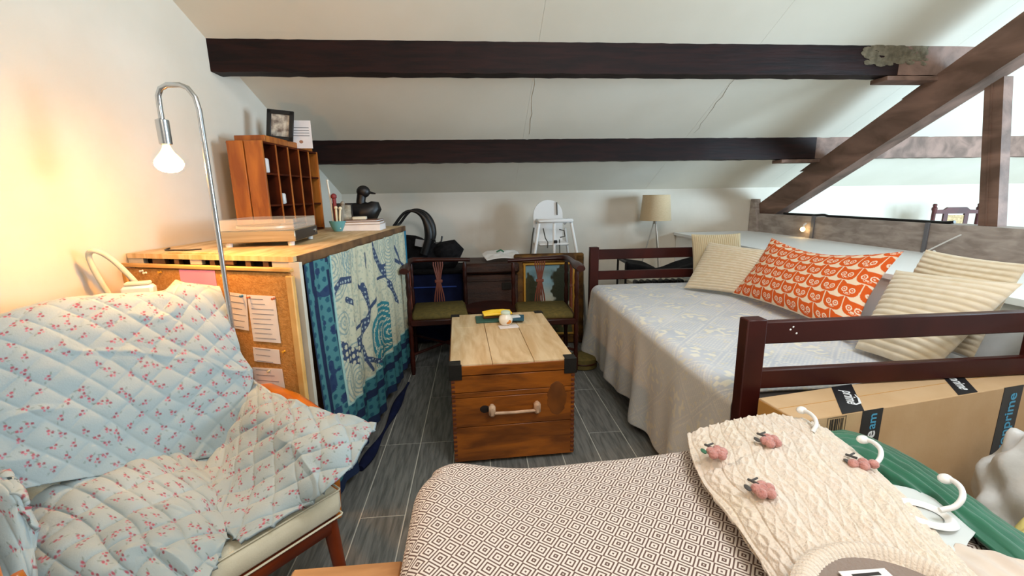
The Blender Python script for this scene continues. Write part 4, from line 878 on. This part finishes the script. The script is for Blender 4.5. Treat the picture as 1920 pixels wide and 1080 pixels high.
# far wooden chair
t=thing('wooden_dining_chair','red-brown wooden dining chair showing its crest above the tie beam','chair',(5.32,4.55,0),-.25)
m_rw=mat('red_brown_chair_wood','#541a14',.6,c2='#3c100c',vs=6)
for sx_ in(-1,1):
    b=MB(); b.lathe([(.018,0),(.02,.5),(.019,1.2),(.026,1.215),(.026,1.235),(.017,1.245),(.02,1.27),(.012,1.28)],c=(sx_*.215,.0,0),n=14); obj('back_post',b,m_rw,t)
    b=MB(); b.lathe([(.015,0),(.02,.44)],c=(sx_*.2,-.4,0),n=12); obj('leg',b,m_rw,t)
b=MB(); b.prism([(-.2,1.17),(.2,1.17),(.2,1.21),(.12,1.215),(.09,1.24),(-.09,1.24),(-.12,1.215),(-.2,1.21)],-.014,.014,'Y'); obj('crest_rail',b,m_rw,t)
for sx_ in(-1,1): b=MB(); b.prism([(sx_*.12,.6),(sx_*.08,.6),(sx_*.08,1.18),(sx_*.12,1.18)] if sx_>0 else [(sx_*.08,.6),(sx_*.12,.6),(sx_*.12,1.18),(sx_*.08,1.18)],-.012,.012,'Y'); obj('back_slat',b,m_rw,t)
b=MB(); b.box((0,0,.93),(.165,.012,.45),b=.003); obj('cane_panel',b,mat('woven_cane','#c7ad83',.8,c2='#a58a60',vs=60),t)
b=MB(); b.box((0,0,.62),(.42,.026,.04),b=.006); obj('lower_rail',b,m_rw,t); b=MB(); b.box((0,-.2,.45),(.44,.44,.04),b=.01); obj('seat',b,m_rw,t)

# =================== CARDBOARD BOX ===================
bx=thing('cardboard_box','long tall cardboard parcel with black printed tape standing at the near bed end','box',(1.018,1.221,0),math.radians(9.1))
BW,BD,BH=1.25,.175,.725
b=MB(); b.box((BW/2,BD/2,BH/2),(BW,BD,BH),b=.003); obj('carton',b,m_card,bx)
b=MB(); b.box((-.0012,BD/2,BH/2),(.0016,BD-.01,BH-.01),b=.0003); obj('end_panel',b,m_cardd,bx)
b=MB(); b.box((BW/2,BD*.5,BH+.0006),(BW-.004,.002,.001),b=.0002); obj('top_seam',b,m_cardd,bx)
for x0,x1 in((.255,.343),(.92,1.02)):
    b=MB(); b.prism([(x0,.02),(x1,.02),(x1,BH+.0),(x0,BH+.0)],-.0016,.0004,'Y'); tp=obj('front_tape',b,m_tape,bx)
for p in ([(.17,.001),(.262,.001),(.42,.174),(.325,.174)],[(.69,.001),(.785,.001),(.96,.174),(.86,.174)]):
    b=MB(); b.prism(p,BH+.0002,BH+.0016,'Z'); obj('top_tape',b,m_tape,bx)
def text(body,size,M,m,parent,name='lettering'):
    cu=bpy.data.curves.new('t','FONT'); cu.body=body; cu.size=size; cu.extrude=.0004; cu.align_x='LEFT'; cu.align_y='CENTER'; cu.offset=size*.012
    o=bpy.data.objects.new('t',cu); C.objects.link(o); me=bpy.data.meshes.new_from_object(o.evaluated_get(bpy.context.evaluated_depsgraph_get())); bpy.data.objects.remove(o)
    me.transform(M); me.name=name; return link(name,me,m,parent)
Rf=Matrix(((0,-1,0,0),(0,0,-1,0),(1,0,0,0),(0,0,0,1)))   # text runs upward on the front face, facing -y
def fr(x,z): return Matrix.Translation((x,-.0022,z))@Rf
text('prime',.062,fr(.302,.50),m_wprint,bx); text('am',.05,fr(.302,.652),m_blue,bx)
text('amazonprime',.062,fr(.972,.36),m_blue,bx)
def tp_(x,y,a): return Matrix.Translation((x,y,BH+.0022))@Matrix.Rotation(a,4,'Z')
text('prime',.05,tp_(.345,.13,math.radians(-132)),m_wprint,bx); text('prime',.05,tp_(.84,.11,math.radians(-132)),m_wprint,bx); text('am',.05,tp_(.915,.17,math.radians(-132)),m_blue,bx)
b=MB(); b.tube([(.262,.05,BH+.002),(.275,.04,BH+.002),(.30,.045,BH+.002),(.33,.075,BH+.002),(.345,.1,BH+.002)],[.002,.003,.004,.003,.002],6,flat=.2); obj('smile_mark',b,m_wprint,bx)
b=MB(); z=.655
while z<.722:
    h_=RNG.choice([.0018,.0035,.005]); 
    z+=h_+RNG.choice([.0015,.003])
xx=.122
while xx<.178:
    w_=RNG.choice([.0015,.003,.0045]); b.box((xx+w_/2,-.0006,.685),(w_,.0012,.055),b=.0001); xx+=w_+RNG.choice([.0015,.0025,.004])
b.box((.112,-.0006,.685),(.0015,.0012,.07),b=.0001); b.box((.187,-.0006,.685),(.0015,.0012,.07),b=.0001); b.box((.15,-.0006,.718),(.07,.0012,.001),b=.0001)
obj('barcode',b,m_ink,bx)
b=MB()
for k,(x,z) in enumerate([(.03,.69),(.035,.67),(.06,.665),(.06,.645)]): b.box((x,-.0006,z),(.018,.0012,.004),ry=.3,b=.0001)
obj('printed_mark',b,m_ink,bx)

# =================== OTTOMAN AND THROW ===================
t=thing('padded_bench','wide padded bench hidden under the diamond-weave throw','bench',(.50,.68,0))
b=MB(); b.box((0,0,.49),(1.30,.9,.37),b=.06); obj('cushion',b,m_cream,t,ang=60)
for sx_ in(-1,1):
    for sy in(-1,1): b=MB(); b.tube([(sx_*.55,sy*.36,.32),(sx_*.58,sy*.38,0)],[.03,.02],12); obj('leg',b,m_legw,t)
nu,nv=260,200
u,v=np.meshgrid(np.linspace(-1,1,nu),np.linspace(1,-1,nv))
def fold1(a,half,r,dropl):
    s=a*(half+r*.57+dropl); e=half-r
    x=np.where(np.abs(s)<e,s,np.sign(s)*(e+r*np.sin(np.clip((np.abs(s)-e)/r,0,PI/2))))
    z=np.where(np.abs(s)<e,0,-r*(1-np.cos(np.clip((np.abs(s)-e)/r,0,PI/2))))-np.clip(np.abs(s)-e-r*PI/2,0,9)
    return x,z
x,z1=fold1(u,.69,.07,.22); y,z2=fold1(v,.47,.05,.22)
x=x+.50; y=y+.70
lx,ly=x-.50,y-.70; rc=.13; cx_=np.abs(lx)-(.69-rc); cy_=np.abs(ly)-(.47-rc); mm=np.maximum(cx_,cy_); hh=np.hypot(np.maximum(cx_,1e-6),np.maximum(cy_,1e-6)); kf=np.where((cx_>0)&(cy_>0),mm/hh,1)
x=np.where((cx_>0)&(cy_>0),.50+np.sign(lx)*(.69-rc+cx_*kf),x); y=np.where((cx_>0)&(cy_>0),.70+np.sign(ly)*(.47-rc+cy_*kf),y)
Z=.70+np.minimum(z1,z2)+.25*np.maximum(z1,z2)*0
far=np.clip((y-.7)/.47,-1,1)
y=y+far*(.012-.03*ss(-.1,.15,x)*ss(.75,.35,x)+.022*ss(.9,1.2,x))
x=x+(x<-.0)*.0
Z+=.006*vn(x,y,.25,3)+.003*vn(x,y,.09,4)-.012*np.exp(-((x-.1)/.22)**2)*ss(.9,1.15,y)+.02*ss(.9,1.25,x)*ss(.7,1.0,y)+.01*np.exp(-((x+.08)/.1)**2)*ss(.9,1.12,y)
m_throw=bpy.data.materials.new('diamond_weave'); m_throw.use_nodes=True; nt=m_throw.node_tree; N=nt.nodes; L=nt.links; bs=N['Principled BSDF']; bs.inputs['Roughness'].default_value=.9; bs.inputs['Specular IOR Level'].default_value=.15
tc=N.new('ShaderNodeUVMap'); tc.uv_map='UVMap'; sep=N.new('ShaderNodeSeparateXYZ'); L.new(tc.outputs[0],sep.inputs[0])
def mth(op,a,b=None):
    n=N.new('ShaderNodeMath'); n.operation=op
    for i,k in enumerate((a,b)):
        if k is None: continue
        if isinstance(k,(int,float)): n.inputs[i].default_value=k
        else: L.new(k,n.inputs[i])
    return n.outputs[0]
px,py=.048,.048
fu=mth('ABSOLUTE',mth('SUBTRACT',mth('FRACT',mth('DIVIDE',sep.outputs[0],px)),.5)); fv=mth('ABSOLUTE',mth('SUBTRACT',mth('FRACT',mth('DIVIDE',sep.outputs[1],py)),.5))
d=mth('ADD',fu,fv); rings=mth('FRACT',mth('ADD',mth('MULTIPLY',d,4.5),.15)); dark=mth('LESS_THAN',rings,.44)
mx=N.new('ShaderNodeMix'); mx.data_type='RGBA'; L.new(dark,mx.inputs[0]); mx.inputs[6].default_value=(*lin('#e0d7cf'),1); mx.inputs[7].default_value=(*lin('#6a554e'),1); L.new(mx.outputs[2],bs.inputs['Base Color'])
bp=N.new('ShaderNodeBump'); bp.inputs['Strength'].default_value=.3; bp.inputs['Distance'].default_value=.002; L.new(dark,bp.inputs['Height']); L.new(bp.outputs[0],bs.inputs['Normal'])
Pt=np.stack([x,y,Z],-1); o=gridmesh('throw_blanket',Pt,.0,None,m_throw)
tag(o,'cream throw with a brown concentric diamond weave over the foreground bench','throw')
uvl=o.data.uv_layers.new(name='UVMap'); vi=np.zeros(len(o.data.loops),dtype=np.int32); o.data.loops.foreach_get('vertex_index',vi)
su=(u*(.69+.07*.57+.22)).ravel(); sv=(v*(.47+.05*.57+.22)).ravel()
th_=math.radians(8); U=su*math.cos(th_)+sv*math.sin(th_)*1; V=sv*math.cos(th_)-su*math.sin(th_)
uvl.data.foreach_set('uv',np.stack([U[vi],V[vi]],-1).ravel().astype(np.float32))
# little side table edge, lower left
t=thing('small_side_table','small light wooden table edge in front of the throw at the bottom border','table',(-.33,.80,0))
b=MB(); b.box((-.0,0,.575),(.26,.28,.022),b=.006); obj('table_top',b,mat('light_oak','#b98a5c',.5,c2='#a5764a',vs=6,stretch=(1,5,1)),t)
for sx_ in(-1,1):
    for sy in(-1,1): b=MB(); b.tube([(sx_*.1,sy*.11,.565),(sx_*.11,sy*.12,0)],[.014,.01],10); obj('leg',b,m_legw,t)

# =================== SWEATER ===================
GS=[[(0.611,1.16,0.745),(0.713,1.175,0.76),(0.811,1.185,0.77),(0.914,1.184,0.775),(0.993,1.15,0.765),(1.04,1.121,0.74)],[(0.568,1.05,0.75),(0.658,1.039,0.775),(0.771,1.05,0.785),(0.887,1.059,0.785),(0.961,1.032,0.775),(1.022,0.986,0.74)],[(0.538,0.926,0.75),(0.613,0.903,0.785),(0.724,0.918,0.79),(0.843,0.928,0.79),(0.944,0.911,0.775),(0.99,0.852,0.74)],[(0.538,0.822,0.75),(0.608,0.796,0.785),(0.706,0.805,0.79),(0.813,0.812,0.79),(0.9,0.795,0.78),(0.963,0.757,0.74)],[(0.533,0.73,0.75),(0.596,0.705,0.785),(0.689,0.711,0.79),(0.783,0.713,0.79),(0.861,0.698,0.78),(0.924,0.675,0.745)],[(0.523,0.653,0.75),(0.577,0.624,0.785),(0.666,0.622,0.79),(0.746,0.619,0.79),(0.825,0.614,0.78),(0.895,0.605,0.75)],[(0.505,0.575,0.745),(0.567,0.551,0.775),(0.647,0.548,0.78),(0.72,0.546,0.78),(0.795,0.543,0.77),(0.871,0.543,0.74)]]
P=surf(GS,420,420); N_=normals(P); s,t_=arc(P); sm=s.mean(0)[None]+0*s; tm_=t_.mean(1)[:,None]+0*t_
W_=sm.max()
q=(sm+.004*np.sin(tm_*30))
d=np.zeros_like(q)
rib=np.abs(np.sin(PI*q/.011)); d+=.0010*rib
for k,cx in enumerate(np.arange(.035,W_,.078)):
    x=(q-cx)/.015; ph=PI*tm_/.042; g1=np.exp(-((x-.62*np.sin(ph))/.42)**2); g2=np.exp(-((x+.62*np.sin(ph))/.42)**2)
    d=np.where(np.abs(x)<1.5,.0050*np.maximum(g1,g2),d); d-=.0035*(np.exp(-((x-1.55)/.16)**2)+np.exp(-((x+1.55)/.16)**2))
for cx in np.arange(.074,W_,.078):
    x=(q-cx)/.012; zig=np.abs(((tm_/.06)%1)-.5)*2; d=np.where(np.abs(x)<1.2,.003*np.exp(-((np.abs(x)-zig)/.3)**2),d)
d+=.0012*vn(sm,tm_,.004,3)+.004*vn(sm,tm_,.05,6)
# crease across where the body folds
d-=.012*np.exp(-((tm_-.20+.25*(sm-.1))/.012)**2)*ss(.22,.05,sm)
P=P+N_*d[...,None]
c=mixc(np.broadcast_to(LA('#e9dcc8'),P.shape).copy(),LA('#cfbfae'),.35+vn(sm,tm_,.004,8)*1.0); c=mixc(c,LA('#e0d2c4'),.5+vn(sm,tm_,.08,2))
sw_=gridmesh('knitted_sweater',P,.012,c,m_knit); tag(sw_,'oatmeal cable-knit sweater with pink wool flowers lying on the throw','sweater')
# collar: ribbed ring and inside
cc=np.array((0.648,0.557,0.8)); R1,R2=.165,.14
th=np.linspace(0,2*PI,420); tt=np.linspace(0,1,22)
TH,TT=np.meshgrid(th,tt); rr=1-TT*.27; bulge=.012*np.sin(PI*TT)+.0022*np.abs(np.sin(TH*46))
ax=np.array((.95,-.02)); X_=cc[0]+R1*rr*np.cos(TH)*1.0+.02*np.sin(TH); Y_=cc[1]-.03+R2*rr*np.sin(TH); Z_=.797+bulge-.006*TT+0*TH
colr=gridmesh('collar',np.stack([X_,Y_,Z_],-1)[:, ::-1],0,mixc(np.broadcast_to(LA('#e2d3c2'),X_.shape+(3,)).copy(),LA('#bfae9f'),(np.abs(np.sin(TH*46))<.4)*.5),m_knit,sw_)
b=MB(); b.lathe([(R1*.77,0),(R1*.75,.004),(.001,.002)],c=(cc[0],cc[1]-.03,.794),n=48,sy=R2/R1); obj('neck_lining',b,m_neck,sw_)
b=MB(); b.box((cc[0]+.0,cc[1]+.018,.803),(.085,.05,.002),rz=-.02,b=.0005); lb_=obj('size_label',b,m_paper,sw_)
b=MB()
for k in range(2): b.box((cc[0],cc[1]+.032-.014*k,.8045),(.05-.0*k,.006,.001),b=.0002)
obj('label_print',b,m_ink,sw_)
for k,(p,r_) in enumerate([((0.598,0.975,0.795),.0),((0.761,1.004,0.8),.4),((0.618,0.819,0.8),.2),((0.93,0.901,0.79),-.6)]):
    fr_=[(-.0,.004),(.016,.002),(.004,-.014),(-.014,-.008),(.008,.014),(-.012,.008)]
    b=MB(); 
    for q_ in fr_[:6 if k!=3 else 4]:
        x=q_[0]*math.cos(r_)-q_[1]*math.sin(r_); y=q_[0]*math.sin(r_)+q_[1]*math.cos(r_); 
        if k==3: x*=1.5;y*=.8
        b.ball((p[0]+x,p[1]+y,p[2]+.002),.0125,12,(1,1,.85))
    obj('wool_flower',b,m_pom,sw_)
    b=MB(); b.tube([(p[0]-.006,p[1]+.012,p[2]+.008),(p[0]-.012,p[1]+.028,p[2]+.006),(p[0]-.014,p[1]+.036,p[2]+.004)],.003,6)
    b.tube([(p[0]-.012,p[1]+.028,p[2]+.006),(p[0]+.008,p[1]+.036,p[2]+.006)],.0025,6); obj('stem',b,m_stem,sw_)
    b=MB(); b.ball((p[0]-.03,p[1]+.012,p[2]+.001),.011,10,(.6,1.1,.35)); obj('leaf',b,m_leaf if k==0 else m_stem,sw_)

# =================== OTHER CLOTHES, HANGERS ===================
def hook(name,pts,label):
    t=thing(name,label,'hanger',pts[0]); b=MB(); b.tube(cr(np.array(pts),26),.0058,10); obj('hook',b,m_white,t,True); b=MB(); b.ball(pts[0],.0135,12,(1.15,1,.8)); obj('tip',b,m_white,t,True)
    return t
hook('clothes_hanger',[(0.965,1.157,0.8),(0.967,1.13,0.805),(0.958,1.096,0.805),(0.942,1.07,0.8),(0.926,1.061,0.785)],'white hanger hook behind the sweater, farthest of three')
hook('clothes_hanger',[(1.007,0.987,0.8),(1.014,0.968,0.805),(1.007,0.938,0.805),(0.987,0.913,0.8),(0.964,0.901,0.79),(0.946,0.91,0.775)],'white hanger hook over the green garment beside sweater flower')
h3=hook('clothes_hanger',[(1.051,0.815,0.8),(1.053,0.798,0.805),(1.041,0.773,0.805),(1.019,0.752,0.8),(0.999,0.747,0.785),(0.971,0.751,0.775)],'white hanger hook over the green garment, nearest of three')
GG=[[(1.147,1.269,0.66),(1.226,1.239,0.66),(1.264,1.152,0.66),(1.273,1.035,0.66),(1.26,0.9,0.66),(1.274,0.794,0.64),(1.277,0.716,0.62)],[(1.047,1.145,0.715),(1.108,1.117,0.72),(1.124,1.029,0.725),(1.126,0.924,0.725),(1.122,0.82,0.725),(1.13,0.714,0.71),(1.138,0.646,0.69)],[(0.996,1.067,0.735),(1.041,1.027,0.74),(1.043,0.933,0.745),(1.048,0.849,0.745),(1.063,0.772,0.74),(1.064,0.677,0.73),(1.075,0.614,0.71)],[(0.994,1.025,0.72),(1.011,0.967,0.725),(1.01,0.883,0.73),(1.019,0.806,0.73),(1.039,0.744,0.725),(1.044,0.668,0.715),(1.051,0.604,0.7)]]
P=surf(GG,200,60); N_=normals(P); s,t_=arc(P); P=P+N_*(.006*np.sin(t_*90+2*np.sin(s*9))+.004*vn(s,t_,.03,5))[...,None]
tag(gridmesh('green_garment',P,.01,None,m_green),'dark green satin garment slipping off the far side of throw','garment')
# white top with round neck, sheer panel and taupe garment
t=thing('tee_shirt','thin white top with a round neck opening beside the sweater','top',(0.983,0.786,0.735))
c0=np.array((0.943,0.77,0.765))
TH,TT=np.meshgrid(np.linspace(0,2*PI,80),np.linspace(0,1,12)); rr=1-TT*.42
X_=c0[0]+.068*rr*np.cos(TH)+.01; Y_=c0[1]+.05*rr*np.sin(TH)-.004; Z_=.757+.009*np.sin(PI*TT)-.01*(X_-c0[0])/.06
gridmesh('neck_band',np.stack([X_,Y_,Z_],-1)[:, ::-1],0,None,m_white,t,True)
GW=[[(0.978,0.882,0.748),(1.029,0.851,0.745),(1.057,0.801,0.738),(1.077,0.759,0.722)],[(0.924,0.815,0.752),(0.984,0.796,0.748),(1.014,0.758,0.742),(1.038,0.73,0.73)],[(0.879,0.744,0.752),(0.932,0.735,0.748),(0.961,0.717,0.742),(0.985,0.701,0.735)],[(0.839,0.671,0.75),(0.883,0.669,0.748),(0.921,0.672,0.742),(0.948,0.674,0.735)]]
P=surf(GW,50,50); P[...,2]+=.003*vn(P[...,0],P[...,1],.03,3); gridmesh('fabric_panel',P,.003,None,m_sheer,t,True)
GT=[[(0.949,0.696,0.742),(0.997,0.678,0.742),(1.049,0.653,0.735),(1.08,0.616,0.72)],[(0.882,0.654,0.75),(0.95,0.641,0.75),(1.005,0.621,0.74),(1.051,0.596,0.72)],[(0.847,0.609,0.75),(0.905,0.596,0.752),(0.96,0.581,0.745),(1.02,0.566,0.72)],[(0.806,0.531,0.74),(0.843,0.523,0.745),(0.909,0.521,0.74),(0.985,0.52,0.71)]]
P=surf(GT,80,60); P[...,2]+=.006*vn(P[...,0],P[...,1],.04,6)+.003*np.sin(P[...,0]*120); tag(gridmesh('taupe_garment',P,.006,None,m_taupe),'folded taupe garment at the lower right below the green one','garment')
# carrier bag and yellow bundle on the floor at right
def blob(name,c,r,sc,m,label,cat,seed,h0=0,amp=.25,fr_=.12):
    u,v=np.meshgrid(np.linspace(0,2*PI,90),np.linspace(.01,PI-.01,60))
    n=vn(u*3.2/(2*PI)*.6,v*.4,fr_,seed); wrap=.5-.5*np.cos(u); n=n*ss(0,.3,wrap*2)
    rr=r*(1+amp*n)
    e=.75
    x=np.sign(np.cos(u))*np.abs(np.cos(u))**e*np.sin(v)**.8*rr*sc[0]; y=np.sign(np.sin(u))*np.abs(np.sin(u))**e*np.sin(v)**.8*rr*sc[1]; z=np.cos(v)*rr*sc[2]
    P=np.stack([c[0]+x,c[1]+y,np.maximum(c[2]+z,h0+.002)],-1); o=gridmesh(name,P,0,None,m); tag(o,label,cat); return o
blob('carrier_bag',(1.84,1.10,.36),.2,(1.0,.75,1.78),m_bagw,'crinkled white plastic carrier bag in front of the cardboard parcel','bag',4,amp=.28,fr_=.09)
blob('yellow_bundle',(1.56,.90,.28),.17,(.9,.7,1.7),m_yellow,'pale yellow fabric bundle below the carrier bag at right edge','bundle',8,amp=.15)
